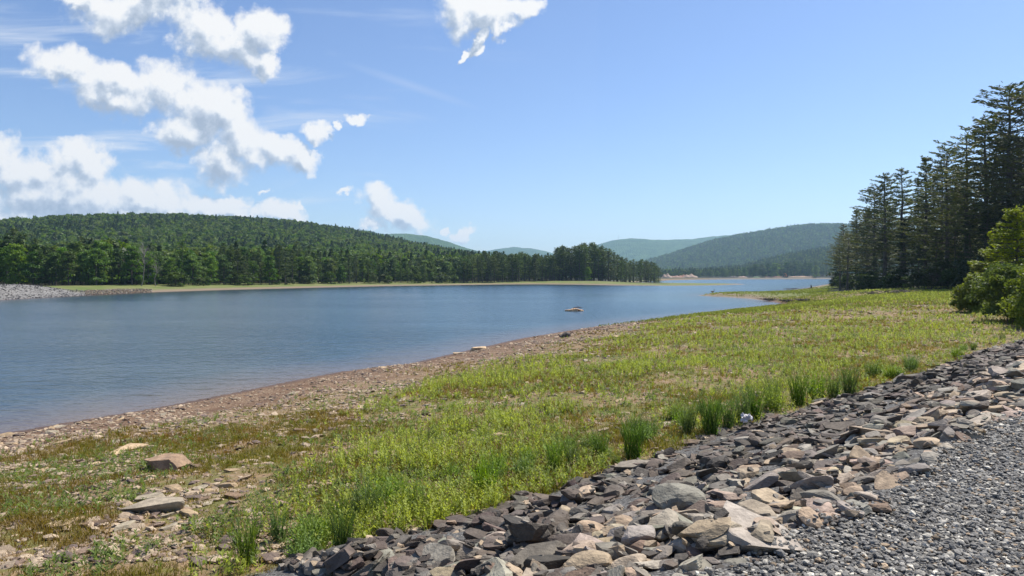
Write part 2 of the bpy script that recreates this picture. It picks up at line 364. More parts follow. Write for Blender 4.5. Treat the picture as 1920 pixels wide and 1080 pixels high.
def ground_mat():
    m, T = new_mat('lake bed and meadow soil')
    P_ = T.n('ShaderNodeNewGeometry').outputs['Position']
    ds = T.n('ShaderNodeAttribute', attribute_name='shore').outputs['Fac']
    dam = T.n('ShaderNodeAttribute', attribute_name='road').outputs['Fac']
    wood = T.n('ShaderNodeAttribute', attribute_name='wood').outputs['Fac']
    bank = T.n('ShaderNodeAttribute', attribute_name='bank').outputs['Fac']
    farb = T.n('ShaderNodeAttribute', attribute_name='farside').outputs['Fac']
    nL = T.noise(P_, 0.16, 4, 0.6); nM = T.noise(P_, 0.9, 5, 0.65); nS = T.noise(P_, 7.0, 5, 0.7); nF = T.noise(P_, 40.0, 3, 0.7)
    soil = T.mix(T.rng(nM, 0.3, 0.7), (0.130, 0.076, 0.046), (0.200, 0.124, 0.076))
    soil = T.mix(T.rng(nS, 0.35, 0.65), T.mix(1.0, soil, (0.75, 0.75, 0.75), 'MULTIPLY'), soil)
    # broken shale chips: cells lighter than the soil around them
    vc = T.n('ShaderNodeTexVoronoi', {'Vector': T.vm('ADD', P_, T.vm('SCALE', T.noise(P_, 6.0, 3, 0.7, out=1), sc=0.16)), 'Scale': 13.0}, voronoi_dimensions='2D')
    cellr = T.n('ShaderNodeSeparateColor', {'Color': vc.outputs['Color']}).outputs[0]
    chip = T.m('MULTIPLY', T.rng(T.m('ADD', cellr, T.m('MULTIPLY', T.m('SUBTRACT', nM, 0.5), 1.6)), 0.58, 0.68), T.rng(vc.outputs['Distance'], 0.42, 0.30))
    chipc = T.mix(cellr, (0.15, 0.11, 0.075), (0.33, 0.25, 0.165))
    dry = T.mix(T.rng(nF, 0.3, 0.7), (0.175, 0.115, 0.062), (0.29, 0.20, 0.115))
    dsn = T.m('ADD', ds, T.m('MULTIPLY', T.m('SUBTRACT', nM, 0.5), 4.0))
    c = T.mix(T.rng(dsn, 3.0, 8.0), soil, dry)
    c = T.mix(T.m('MULTIPLY', chip, T.rng(dsn, 0.8, 2.2)), c, chipc)
    moss = T.mix(T.rng(nS, 0.3, 0.7), (0.100, 0.085, 0.030), (0.165, 0.145, 0.05))
    moss = T.mix(T.rng(nM, 0.4, 0.65), moss, (0.12, 0.13, 0.03))
    g1 = T.m('MULTIPLY', T.rng(dsn, 5.0, 10.0), T.rng(T.m('ADD', nM, T.m('MULTIPLY', T.m('SUBTRACT', nS, 0.5), 0.7)), 0.40, 0.56))
    c = T.mix(T.m('MULTIPLY', g1, 0.85), c, moss)
    wet = T.rng(T.m('ADD', ds, T.m('MULTIPLY', T.m('SUBTRACT', nM, 0.5), 1.2)), 0.9, 0.1)
    c = T.mix(T.m('MULTIPLY', wet, 0.55), c, (0.065, 0.036, 0.024))
    # far bank: pale mud line then pale green turf
    fb = T.mix(T.rng(T.m('ADD', ds, T.m('MULTIPLY', nL, 6.0)), 5.0, 9.5), (0.20, 0.155, 0.105), T.mix(T.rng(nL, 0.35, 0.6), (0.105, 0.140, 0.034), (0.16, 0.165, 0.06)))
    c = T.mix(farb, c, fb)
    bk = T.mix(T.rng(T.noise(P_, 1.6, 4, 0.8), 0.40, 0.6), (0.10, 0.095, 0.09), (0.24, 0.23, 0.215))
    c = T.mix(bank, c, bk)
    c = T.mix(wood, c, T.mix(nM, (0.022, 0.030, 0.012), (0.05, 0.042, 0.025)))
    c = T.mix(dam, c, T.mix(T.rng(T.vor(P_, 38.0), 0.1, 0.55), (0.24, 0.235, 0.215), T.mix(T.rng(nF, 0.35, 0.65), (0.035, 0.032, 0.030), (0.12, 0.115, 0.11))))
    h = T.m('ADD', T.m('MULTIPLY', nS, 0.5), T.m('ADD', T.m('MULTIPLY', nF, 0.18), T.m('MULTIPLY', chip, 0.25)))
    b = T.n('ShaderNodeBump', {'Height': h, 'Strength': 0.8, 'Distance': 0.06})
    out(T, T.n('ShaderNodeBsdfPrincipled', {'Base Color': c, 'Roughness': T.rng(wet, 0, 1, 0.95, 0.5), 'Specular IOR Level': 0.2, 'Normal': b.outputs[0]}).outputs[0])
    return m

def water_mat():
    m, T = new_mat('water')
    P_ = T.n('ShaderNodeNewGeometry').outputs['Position']
    dep = T.n('ShaderNodeAttribute', attribute_name='depth').outputs['Fac']
    c = T.ramp(T.m('DIVIDE', dep, 12.0), [(0.0, (0.105, 0.062, 0.040)), (0.12, (0.070, 0.052, 0.044)), (0.42, (0.022, 0.046, 0.064)), (1.0, (0.013, 0.042, 0.066))])
    n1 = T.noise(T.vm('MULTIPLY', P_, (0.8, 1.1, 1)), 2.3, 3, 0.6)
    n2 = T.noise(T.vm('MULTIPLY', P_, (0.7, 1.2, 1)), 0.8, 3, 0.55, dist=0.3)
    n3 = T.noise(P_, 9.0, 2, 0.5)
    gust = T.rng(T.noise(T.vm('MULTIPLY', P_, (0.35, 1.0, 1)), 0.035, 4, 0.55), 0.3, 0.65, 0.45, 1.15)
    h = T.m('ADD', T.m('MULTIPLY', n1, 0.32), T.m('ADD', T.m('MULTIPLY', n2, 0.75), T.m('MULTIPLY', n3, 0.07)))
    calm = T.m('MULTIPLY', T.rng(dep, 0.0, 8.0, 0.45, 1.0), T.n('ShaderNodeAttribute', attribute_name='lee').outputs['Fac'])
    b = T.n('ShaderNodeBump', {'Height': T.m('MULTIPLY', T.m('MULTIPLY', h, gust), calm), 'Strength': 1.0, 'Distance': 0.20})
    out(T, T.n('ShaderNodeBsdfPrincipled', {'Base Color': c, 'Roughness': 0.17, 'IOR': 1.33, 'Specular IOR Level': 0.5, 'Normal': b.outputs[0]}).outputs[0])
    return m

# ------------------------------------------------------------------ ground sheet (polar, finest in front)
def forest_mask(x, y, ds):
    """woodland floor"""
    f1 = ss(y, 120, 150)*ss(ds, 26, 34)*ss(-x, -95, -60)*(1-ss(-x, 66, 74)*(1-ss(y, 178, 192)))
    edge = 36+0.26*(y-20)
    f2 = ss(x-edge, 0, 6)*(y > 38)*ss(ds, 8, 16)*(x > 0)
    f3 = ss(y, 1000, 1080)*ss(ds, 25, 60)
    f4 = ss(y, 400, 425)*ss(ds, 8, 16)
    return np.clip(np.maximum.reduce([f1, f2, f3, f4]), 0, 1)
ang = np.concatenate([np.arange(-180, -46, 3.0), np.arange(-46, 46, 0.13), np.arange(46, 180, 3.0)])
rad = np.concatenate([[0.3, 0.8, 1.4], 2.0*1.0125**np.arange(0, 715)])
A, Rr = np.meshgrid(np.radians(ang), rad)
GX, GY = Rr*np.sin(A), Rr*np.cos(A)
ds_g = sdist(GX, GY).reshape(GX.shape)
GZ = height(GX, GY, ds_g.ravel()).reshape(GX.shape)
V = np.stack([GX, GY, GZ], -1).reshape(-1, 3)
nr, na = GX.shape
i, j = np.meshgrid(np.arange(nr-1), np.arange(na), indexing='ij')
jn = (j+1) % na
Fc = np.stack([i*na+j, i*na+jn, (i+1)*na+jn, (i+1)*na+j], -1).reshape(-1, 4)
Fc = Fc[:, ::-1]
s_, t_ = st_of(V[:, 0], V[:, 1]); ct = crest_t(s_)
road = ((t_ > foot_t(s_)-0.02) & (s_ < 120)).astype(float)
dsf = ds_g.ravel()
bank = ss(-V[:, 0], 74, 82)*(1-ss(V[:, 1]+6*(fbm(V[:, 0]*0.3, V[:, 1]*0.3, 9)-0.5), 158, 168))*(dsf > 0)
bank = np.maximum(bank, ss(V[:, 1], 900, 950)*(1-ss(dsf, 30, 60))*0.6)
farside = ss(V[:, 1], 115, 135)*ss(-V[:, 0], -150, -135)
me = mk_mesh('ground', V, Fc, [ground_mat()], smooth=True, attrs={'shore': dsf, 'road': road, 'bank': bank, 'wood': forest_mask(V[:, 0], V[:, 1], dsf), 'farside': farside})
tag(link('ground', me), kind='structure')

# water sheet
gx = np.concatenate([np.arange(-110, 140, 1.5), np.arange(140, 700, 12)]); gy = np.concatenate([np.arange(-60, 120, 1.0), np.arange(120, 1250, 10)])
X, Y = np.meshgrid(gx, gy); dw = -sdist(X, Y)
V = np.stack([X.ravel(), Y.ravel(), np.zeros(X.size)], -1)
n0, n1_ = X.shape; i, j = np.meshgrid(np.arange(n0-1), np.arange(n1_-1), indexing='ij')
Fc = np.stack([i*n1_+j, i*n1_+j+1, (i+1)*n1_+j+1, (i+1)*n1_+j], -1).reshape(-1, 4)
keep = (dw[Fc] > -3.0).any(axis=1)
tag(link('water', mk_mesh('water', V, Fc[keep], [water_mat()], smooth=True, attrs={'depth': np.maximum(dw, 0), 'lee': 1-(1-ss(dw, 4, 50))*ss(Y.ravel(), 90, 130)*.93})), kind='structure')

# ------------------------------------------------------------------ distant mountains
def mountain_mat(name, c1, c2):
    m, T = new_mat(name)
    P_ = T.n('ShaderNodeNewGeometry').outputs['Position']
    n = T.noise(P_, 0.012, 5, 0.6); v = T.vor(P_, 0.075); n4 = T.noise(P_, 0.05, 4, 0.6)
    c = T.mix(T.rng(T.m('ADD', n, T.m('MULTIPLY', T.m('SUBTRACT', n4, 0.5), 0.8)), 0.35, 0.65), c1, c2)
    b = T.n('ShaderNodeBump', {'Height': T.m('SUBTRACT', 1.0, v), 'Strength': 0.9, 'Distance': 9.0})
    out(T, T.n('ShaderNodeBsdfPrincipled', {'Base Color': c, 'Roughness': 1.0, 'Specular IOR Level': 0.05, 'Normal': b.outputs[0]}).outputs[0])
    return m
M_MT = mountain_mat('wooded mountain', (0.034, 0.068, 0.018), (0.070, 0.120, 0.032))
MTS = {}
def mountain(key, pts, Y0, depth, trees=0.0, res=16.0, amp=0.13, fs=0.0022, bump=7.0):
    R = px_ridge(pts, Y0, trees)
    x0, x1 = R[0][0]-200, R[-1][0]+200
    xs = np.arange(x0, x1, res); ysr = np.arange(Y0-depth, Y0+depth*0.7, res)
    X, Y = np.meshgrid(xs, ysr)
    def zf(X, Y, fine=True):
        yc = Y0+120*(fbm(X*0.0012, X*0, 41)-0.5)
        t = np.where(Y < yc, ss(Y, Y0-depth, yc), 1-ss(Y, yc, Y0+depth*0.75))
        rz = interp(X, R)
        f = fbm(X*fs+0.3*fbm(X*fs, Y*fs, 51), Y*fs*0.45, 43, 5)-0.5
        z = rz*t*(1+amp*4*f*(1-t)) - 2
        if fine: z = z+bump*(fbm(X/22.0, Y/22.0, 47, 2)-0.5)
        return z
    Z = zf(X, Y)
    V = np.stack([X.ravel(), Y.ravel(), Z.ravel()], -1)
    a0, b0 = X.shape; i, j = np.meshgrid(np.arange(a0-1), np.arange(b0-1), indexing='ij')
    Fc = np.stack([i*b0+j, i*b0+j+1, (i+1)*b0+j+1, (i+1)*b0+j], -1).reshape(-1, 4)
    o = tag(link('mountain', mk_mesh('mountain', V, Fc, [M_MT], smooth=True)), kind='structure')
    MTS[key] = (zf, R, Y0, depth)
    return o
mountain('right', [(1020,522),(1120,508),(1180,498),(1240,481),(1300,462),(1340,449),(1400,437),(1450,429),(1500,422),(1560,421),(1600,428),(1700,450),(1850,480),(2000,515)], 3000, 1150, 12, 12.0)
mountain('back right', [(1030,520),(1080,478),(1115,460),(1150,450),(1180,447),(1230,450),(1290,449),(1340,443),(1400,440),(1500,450),(1600,480)], 5600, 1700, 0, 40.0, bump=12)
mountain('middle', [(850,520),(900,474),(925,468),(960,463),(1000,466),(1040,475),(1100,500)], 6200, 1200, 0, 40.0, bump=12)
mountain('left blue', [(560,480),(640,440),(675,434),(692,432),(712,438),(725,440),(760,438),(800,442),(825,449),(845,455),(880,467),(920,475),(1000,500)], 3900, 1100, 0, 22.0, bump=9)
mountain('left green', [(600,490),(700,452),(730,449),(780,457),(830,466),(890,474),(960,492),(1040,515)], 2500, 700, 8, 14.0)
mountain('far left', [(0,470),(100,435),(150,418),(175,413),(240,411),(320,420),(450,450)], 4600, 1200, 0, 35.0, bump=12)

# ------------------------------------------------------------------ trees
def leaf_quads(P, size, aspect, rs, dirs=None, flat=0.0):
    """thin rhombic leaf clumps at points P; returns V, F"""
    n = len(P)
    d = rs.normal(size=(n, 3)) if dirs is None else dirs+0.55*rs.normal(size=(n, 3))
    d[:, 2] *= (1-flat); d /= np.linalg.norm(d, axis=1, keepdims=True)+1e-9
    q = rs.normal(size=(n, 3)); q[:, 2] *= (1-flat)
    w = np.cross(d, np.cross(d, q)); w /= np.linalg.norm(w, axis=1, keepdims=True)+1e-9
    L = (size*rs.uniform(0.6, 1.35, n))[:, None]
    V = np.stack([P-d*L*0.5, P+w*L*aspect*0.5, P+d*L*0.5, P-w*L*aspect*0.5], 1).reshape(-1, 3)
    return V, np.arange(4*n).reshape(-1, 4)
def crown_mesh(name, P, size, aspect, rs, c1, c2, mat, dirs=None, flat=0.0):
    V, Fq = leaf_quads(P, size, aspect, rs, dirs, flat)
    t = rs.uniform(0, 1, len(P))
    col = np.array(c1)+(np.array(c2)-np.array(c1))*t[:, None]
    return mk_mesh(name, V, Fq, [mat], np.repeat(col, 4, axis=0))
def pine_parts(seed, H=24.0, base=0.28, Lmax=4.2, n_pt=30, leaf=0.42, c1=(.048,.064,.021), c2=(.130,.145,.038), droop=0.0, step=0.75, fill=0.35, top_round=0.7, aspect=0.30, limbs=True, dens=1.0):
    rs = np.random.RandomState(seed)
    tr = Buf(); lean = rs.uniform(-0.02, 0.02, 2)*H
    zs = np.linspace(0, H*0.985, 12); tp = np.stack([lean[0]*(zs/H)**1.5+0.05*rs.normal(size=12), lean[1]*(zs/H)**1.5+0.05*rs.normal(size=12), zs], 1); tp[0, :2] = 0
    tr.tube(tp, 0.0145*H*(1-zs/H)**0.8+0.02, 8)
    def at(z): return np.array([np.interp(z, zs, tp[:, 0]), np.interp(z, zs, tp[:, 1]), z])
    P = []; Dn = []
    z = H*base*0.55
    while z < H*0.975:
        f = (z/H-base)/(1-base)
        dead = f < 0
        nb = rs.randint(2, 4) if dead else rs.randint(3, 6)
        a0 = rs.uniform(0, 2*PI)
        for k in range(nb):
            an = a0+k*2*PI/nb+rs.uniform(-.35, .35)
            if dead: L = rs.uniform(0.3, 1.3)*Lmax*0.4
            else: L = Lmax*(1-max(f, 0))**top_round*(0.45+0.55*min(1, f*3+0.25))*rs.uniform(0.45, 1.25)+0.35
            up = -droop*L*0.35+0.30*L*max(f, 0)**1.5+rs.uniform(-.06, .08)*L
            p0 = at(z+rs.uniform(-.2, .2)); dr = np.array([math.cos(an), math.sin(an), 0.0])
            tt = np.linspace(0, 1, 4)[:, None]
            pts = p0+dr*L*tt+np.array([0, 0, 1.0])*(up*tt+0.10*L*tt*tt*(1-droop))
            if limbs: tr.tube(pts, np.linspace(0.028+0.012*L, 0.012, 4), 3)
            if dead and rs.rand() < 0.75: continue
            m = max(4, int(n_pt*dens*(L/Lmax+0.15)*(0.35 if dead else 1)))
            u = fill+(1-fill)*rs.uniform(0, 1, m)**0.8
            sd = np.cross(dr, (0, 0, 1)); lat = rs.uniform(-1, 1, m)*0.30*L*(1.05-np.abs(u-0.55))*0.9
            base_p = p0+dr*L*u[:, None]+np.array([0, 0, 1.0])*((up*u+0.10*L*u*u*(1-droop)))[:, None]
            q = base_p+sd*lat[:, None]; q[:, 2] += rs.normal(size=m)*0.07+0.10-droop*np.abs(lat)*0.25
            P.append(q); Dn.append(np.tile(dr, (m, 1))+np.sign(lat)[:, None]*sd*0.7+np.array([0, 0, .25-droop*.5]))
        z += step*rs.uniform(0.7, 1.3)*(1.25-0.5*max(f, 0))
    m = 22; q = at(H*0.97)+rs.normal(size=(m, 3))*np.array([.16, .16, .38]); P.append(q); Dn.append(np.tile((0, 0, 1.0), (m, 1)))
    P = np.concatenate(P); Dn = np.concatenate(Dn)
    return tr, crown_mesh('crown', P, leaf, aspect, rs, c1, c2, M_NEEDLE, Dn, 0.25)
def leafy_points(rs, H, R, base, n_clump, per, squash=0.8, low=False):
    P = []; cs = []
    for k in range(n_clump):
        f = rs.uniform(0, 1)**0.8
        zc = H*(base+(0.93-base)*f)
        prof = math.sin(PI*min(0.97, max(0.10 if not low else 0.30, (f*0.85+0.15))))**0.6
        a = rs.uniform(0, 2*PI); r = R*prof*math.sqrt(rs.uniform(0.15, 1))*0.82
        c = np.array([r*math.cos(a), r*math.sin(a), zc]); cr = R*rs.uniform(0.22, 0.40)
        d = rs.normal(size=(per, 3)); d /= np.linalg.norm(d, axis=1, keepdims=True)
        d[:, 2] = np.where(d[:, 2] < -0.3, -d[:, 2]*0.6, d[:, 2])
        q = c+d*cr*rs.uniform(0.55, 1.08, per)[:, None]*np.array([1, 1, squash])
        P.append(q); cs.append((c, cr))
    return np.concatenate(P), cs
def leafy_parts(seed, H=17.0, R=4.6, base=0.22, n_clump=34, per=70, leaf=0.55, c1=(.035,.060,.015), c2=(.085,.125,.030), aspect=0.65, stems=1, low=False, limb_n=10, mat=None):
    rs = np.random.RandomState(seed)
    P, cs = leafy_points(rs, H, R, base, n_clump, per, low=low)
    tr = Buf()
    for s in range(stems):
        an = rs.uniform(0, 2*PI); of = 0.0 if stems == 1 else 0.25*R
        zs = np.linspace(0, H*0.8, 7); k = zs/H
        pts = np.stack([math.cos(an)*of*(0.2+k*2)+0.03*H*k*rs.uniform(-1, 1)+0.04*rs.normal(size=7), math.sin(an)*of*(0.2+k*2)+0.03*H*k*rs.uniform(-1, 1)+0.04*rs.normal(size=7), zs-0.1], 1)
        tr.tube(pts, 0.016*H*(1-k)**0.9/(1+0.5*(stems-1)), 7)
        for c, cr in cs[s::max(1, int(len(cs)/max(1, limb_n)))][:limb_n]:
            p0 = pts[rs.randint(2, 6)]; mid = (p0+c)/2+np.array([0, 0, -0.05*H*rs.rand()])
            tr.tube([p0, mid, c], [0.0055*H, 0.0035*H, 0.0015*H], 4)
    t = np.concatenate([np.full(per, rs.uniform(0, 1)) for _ in cs]); t = np.clip(t*0.6+rs.uniform(0, .4, len(t)), 0, 1)
    V, Fq = leaf_quads(P, leaf, aspect, rs)
    col = np.array(c1)+(np.array(c2)-np.array(c1))*t[:, None]
    return tr, mk_mesh('crown', V, Fq, [mat or M_LEAF], np.repeat(col, 4, axis=0))
class Proto:                               # trunk and crown meshes of one kind of tree, shared by its copies
    def __init__(s, name, parts, bark, H): s.name = name; s.trunk = parts[0].mesh('trunk', bark, smooth=True); s.crown = parts[1]; s.H = H; s.first = None
    def place(s, x, y, z, h, label, cat, group=None, rz=0.0, wide=1.0):
        k = h/s.H
        if s.first is None:
            o = s.first = empty(s.name); link('trunk', s.trunk, o); link('crown', s.crown, o)
            o.location = (x, y, z); o.rotation_euler = (0, 0, rz); o.scale = (k*wide, k*wide, k)
        else: o = copy_tree(s.first, (x, y, z), rz, (k*wide, k*wide, k))
        for kk in ('label', 'category', 'group'):
            if kk in o: del o[kk]
        return tag(o, label, cat, group)
R_ = random.Random(7)
near_pines = [Proto('pine_tree', pine_parts(100+i, 24, b, L*1.2, 92, 0.50, step=st, aspect=.28, fill=.16, top_round=(.62,.5,.75,.9,.45)[i]), M_BARK, 24) for i, (b, L, st) in enumerate([(.30,4.8,.80),(.20,5.2,.74),(.38,4.4,.90),(.14,4.2,.66),(.30,5.4,.95)])]
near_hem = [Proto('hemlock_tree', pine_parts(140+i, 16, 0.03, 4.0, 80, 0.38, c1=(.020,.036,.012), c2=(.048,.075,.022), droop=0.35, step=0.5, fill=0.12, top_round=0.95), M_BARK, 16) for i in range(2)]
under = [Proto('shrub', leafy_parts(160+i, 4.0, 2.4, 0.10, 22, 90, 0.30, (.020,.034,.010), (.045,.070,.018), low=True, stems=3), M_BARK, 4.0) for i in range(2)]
GP = 'tall pines of the wood at the right'
spec = [  # photo column, photo row of the top, distance, kind, label
 (1893,153,98,1,'tallest pine of the wood, its ragged top rising highest near the right edge'),
 (1925,158,92,0,'big pine cut by the right edge of the photo beside the tallest one'),
 (1850,212,104,0,'pine with long level branches just left of the tallest one'),
 (1812,247,112,4,'broad pine whose layered crown steps down left of the two highest'),
 (1775,272,120,1,'full crowned pine in the middle of the sloping right treeline'),
 (1735,291,132,3,'pointed slim pine whose narrow tip stands above its neighbours in the right treeline'),
 (1692,314,142,2,'thin topped pine with an open sparse crown in the right treeline'),
 (1660,322,148,0,'wide pine with feathery branches near the left end of the right wood'),
 (1640,348,165,1,'pine with drooping side branches third from the water end of the right wood'),
 (1606,391,205,3,'slender spiky topped pine last but one at the water end of the right wood'),
 (1582,420,235,2,'leftmost pine of the right wood, standing closest to the open lake'),
]
for px, top, dd, kd, lb in spec:
    x = (px-960)/F*dd; z = float(height(x, dd)); h = EYE+(HZ-top)/F*dd-z
    near_pines[kd].place(x, dd, z-0.1, h, lb, 'pine tree', GP, R_.uniform(0, 6.28), 1.15)
cnt = 0; placed = [((px-960)/F*dd, dd) for px, _, dd, _, _ in spec]
top_line = [(1560,450),(1582,425),(1606,400),(1640,362),(1692,330),(1735,312),(1775,292),(1812,272),(1850,240),(1893,190),(1925,190),(2200,140)]
tries = 0
while cnt < 112 and tries < 4000:
    tries += 1
    dd = R_.uniform(80, 300); px = R_.uniform(1572, 2500)
    x = (px-960)/F*dd; s1 = float(sdist(x, dd)[0])
    if dd < 92+max(0, (1900-px))*0.30*(0.9) or s1 < 10: continue
    if min((x-a)**2+(dd-b)**2 for a, b in placed) < 2.5**2: continue
    z = float(height(x, dd)); tl = float(interp(px, top_line))
    h = min(EYE+(HZ-tl)/F*dd-z, 29)*R_.uniform(0.80, 0.97)
    if h < 11: continue
    placed.append((x, dd)); cnt += 1
    zone = 'front row' if dd < 92+max(0, (1900-px))*0.30+22 else 'back rows'
    near_pines[R_.randrange(5)].place(x, dd, z-0.1, h, 'dark bare trunked pine in the %s of the right wood, below the skyline' % zone, 'pine tree', GP+', '+zone, R_.uniform(0, 6.28), R_.uniform(1.0, 1.3))
# hemlocks with branches to the ground along the wood edge
for px, top, dd in [(1625,440,190),(1660,420,150),(1698,405,138),(1722,455,128),(1755,430,122),(1790,415,112),(1820,395,104),(1850,380,96),(1885,360,90),(1930,340,86),(1640,470,160),(1765,470,115),(1980,330,84),(1590,470,225),(1570,468,250)]:
    x = (px-960)/F*dd; z = float(height(x, dd)); h = EYE+(HZ-top)/F*dd-z
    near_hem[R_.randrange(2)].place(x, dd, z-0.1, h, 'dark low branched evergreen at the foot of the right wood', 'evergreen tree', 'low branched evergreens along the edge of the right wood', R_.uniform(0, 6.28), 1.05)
for k, px in enumerate([1572,1580,1592,1604,1618,1632,1650,1668,1690,1712,1738,1760,1784,1806,1830,1855,1880,1910]):
    dd = float(interp(px, [(1570,240),(1600,195),(1650,142),(1700,126),(1750,114),(1800,102),(1850,90),(1920,82)]))*R_.uniform(.97, 1.03)
    x = (px-960)/F*dd; z = float(height(x, dd)); h = R_.uniform(2.6, 4.6)*(1.5 if px < 1640 else 1.0)
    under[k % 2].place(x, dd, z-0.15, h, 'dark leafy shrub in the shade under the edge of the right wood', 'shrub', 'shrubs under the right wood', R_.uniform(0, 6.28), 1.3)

# big sunlit bushes at the right edge
GB = 'sunlit bushes at the right edge'
for i, (px, by, top, dd, R_b, st, lb, nm) in enumerate([
    (1905,572,392,47,0.42,1,'tall yellow green young tree rising behind the round bushes at the right edge','young_tree'),
    (1850,560,470,50,0.42,2,'yellow green upright bush at the left behind the big round sunlit bush','bush'),
    (1835,566,516,46,0.62,2,'low rounded green bush at the left end of the sunlit bushes, beside the dark wood','bush'),
    (1893,588,498,38,0.60,3,'large dense round green bush overhanging the grass at the right edge of the photo','bush'),
    (1975,600,480,34,0.60,3,'green bush mostly beyond the right edge of the photo','bush')]):
    x = (px-960)/F*dd; z = float(height(x, dd)); h = EYE+(HZ-top)/F*dd-z
    br = i in (0, 1)
    pr = Proto(nm, pine_parts(180+i, h, .04, h*.46, 150, .20, (.110,.150,.022), (.290,.340,.050), droop=.45, step=.26, fill=.10, top_round=.75, aspect=.4), M_BARK, h) if br else Proto(nm, leafy_parts(180+i, h, h*R_b*1.12, 0.02, 50 if br else 64, 190, 0.19 if br else 0.17, (.100,.140,.020) if br else (.080,.120,.022), (.280,.330,.045) if br else (.215,.270,.050), low=True, stems=3, aspect=0.55), M_BARK, h)
    pr.place(x, dd, z-0.1, h, lb, 'young tree' if i == 0 else 'bush', GB, R_.uniform(0, 6.28), 1.0)

# far shore: trees one can tell apart
far_pines = [Proto('pine_tree', pine_parts(200+i, 20, b, L*1.15, 34, 0.80, step=1.0, limbs=False, aspect=0.34, c1=(.046,.080,.020), c2=(.120,.165,.038), fill=0.08, top_round=.55), M_BARK, 20) for i, (b, L) in enumerate([(.16,3.6),(.05,3.4),(.24,3.6),(.03,3.2)])]
far_leafy = [Proto('leafy_tree', leafy_parts(220+i, 17, R, .06, 44, 56, 0.85, c1, c2), M_BARK, 17) for i, (R, c1, c2) in enumerate([(4.8,(.042,.090,.016),(.120,.195,.030)),(5.4,(.056,.112,.017),(.155,.240,.036)),(4.4,(.036,.074,.016),(.095,.155,.030))])]
far_bush = [Proto('shrub', leafy_parts(240+i, 5, 3.0, .02, 18, 60, 0.55, (.040,.070,.016), (.10,.145,.032), low=True), M_BARK, 5) for i in range(2)]
def far_tree(px, dd, top, kinds, lb, cat, grp=None, wide=1.0, jit=0.0):
    x = (px-960)/F*dd; z = float(height(x, dd)); h = EYE+(HZ-top)/F*dd-z+jit
    if h < 2: return
    R_.choice(kinds).place(x, dd, z-0.2, h, lb, cat, grp, R_.uniform(0, 6.28), wide)
left_top = [(-150,436),(0,440),(30,430),(60,448),(110,455),(160,440),(210,452),(260,462),(330,455),(380,448),(420,455),(460,460),(520,462),(560,455),(600,470),(650,470),(700,476),(760,478),(830,482),(870,484)]
def shore_y(px):                            # distance of the far waterline along a photo column
    return float(interp(px, [(-200,110),(0,128),(180,161),(280,188),(420,225),(500,240),(600,275),(740,313),(860,341),(1000,375)]))
px = -130.0; k = 0
while px < 872:
    for row in range(3):
        p = px+R_.uniform(-7, 7)
        if row == 0 and 205 < p < 320: continue
        base = (165 if p < 60 else 190 if p < 250 else shore_y(p)+(26 if p < 640 else 22))
        dd = base+row*R_.uniform(9, 14)+R_.uniform(-3, 3)
        if p < 250: dd = max(dd, 200+row*12+R_.uniform(0, 12))
        tl = float(interp(p, left_top))+R_.uniform(-6, 14)+(10 if row == 0 else 0)
        con = R_.random() < (0.22 if p < 180 else 0.32 if p < 400 else 0.62 if p < 560 else 0.42)
        if p < 220: seg = 'behind the grey stone bank at the left'
        elif p < 430: seg = 'round the hidden lodge on the far shore'
        elif p < 640: seg = 'in the middle of the left far shore'
        else: seg = 'on the far shore left of the wooded point'
        if con: far_tree(p, dd, tl, far_pines, 'dark pine '+seg, 'pine tree', 'pines '+seg, R_.uniform(.9, 1.25))
        else: far_tree(p, dd, tl+R_.uniform(2, 16), far_leafy, 'green leafy tree '+seg, 'leafy tree', 'leafy trees '+seg, R_.uniform(.8, 1.1))
    px += 15.5 if px < 400 else 13.0
for p in range(330, 870, 16):               # low shrubs along the wood's foot
    if R_.random() < 0.62: far_tree(p+R_.uniform(-6, 6), shore_y(p)+R_.uniform(17, 22), 518-R_.uniform(-2, 9), far_bush, 'low green shrub at the foot of the far shore wood', 'shrub', 'low shrubs along the far shore wood', 1.2)
# wooded point in the middle
pt_top = [(866,482),(890,474),(910,470),(950,474),(975,472),(1000,476),(1030,480),(1045,466),(1055,458),(1070,465),(1090,457),(1105,455),(1125,460),(1150,469),(1165,482),(1185,488),(1200,484),(1212,486),(1225,490),(1236,500)]
px = 868.0
while px < 1238:
    for row in range(3):
        p = px+R_.uniform(-4, 4); dd = float(interp(px, [(868,368),(1000,402),(1100,412),(1160,430),(1240,500)]))+row*14+R_.uniform(-5, 5)
        tl = float(interp(p, pt_top))+R_.uniform(-2, 6)+(0 if row else 4)
        far_tree(p, dd, tl, far_pines, 'dark pine in the close stand on the wooded point', 'pine tree', 'pines on the wooded point', R_.uniform(1.1, 1.5))
    px += 7.0
far_tree(1102, 402, 500, far_leafy[1:2], 'bright green leafy tree in front of the dark pines on the wooded point', 'leafy tree')
far_tree(405, 250, 505, far_leafy[1:2], 'small bright green tree standing alone before the far shore pines', 'leafy tree', None, 1.2)
# trees along the distant flat shore, round the earthworks
for i in range(46):
    p = 1222+i*8.2+R_.uniform(-3, 3); dd = 1130+R_.uniform(0, 60)
    tl = float(interp(p, [(1220,503),(1260,508),(1300,508),(1340,506),(1380,500),(1440,496),(1500,490),(1600,480)]))+R_.uniform(-3, 4)
    con = R_.random() < .5
    far_tree(p, dd, tl, far_pines if con else far_leafy, 'tiny dark pine on the distant flat shore' if con else 'tiny rounded tree on the distant flat shore', 'pine tree' if con else 'leafy tree', 'pines on the distant flat shore' if con else 'rounded trees on the distant flat shore', 1.3)
far_tree(1530, 1090, 497, far_leafy[1:2], 'pale silvery tree standing out of the distant dark shore wood', 'leafy tree', None, 1.0)

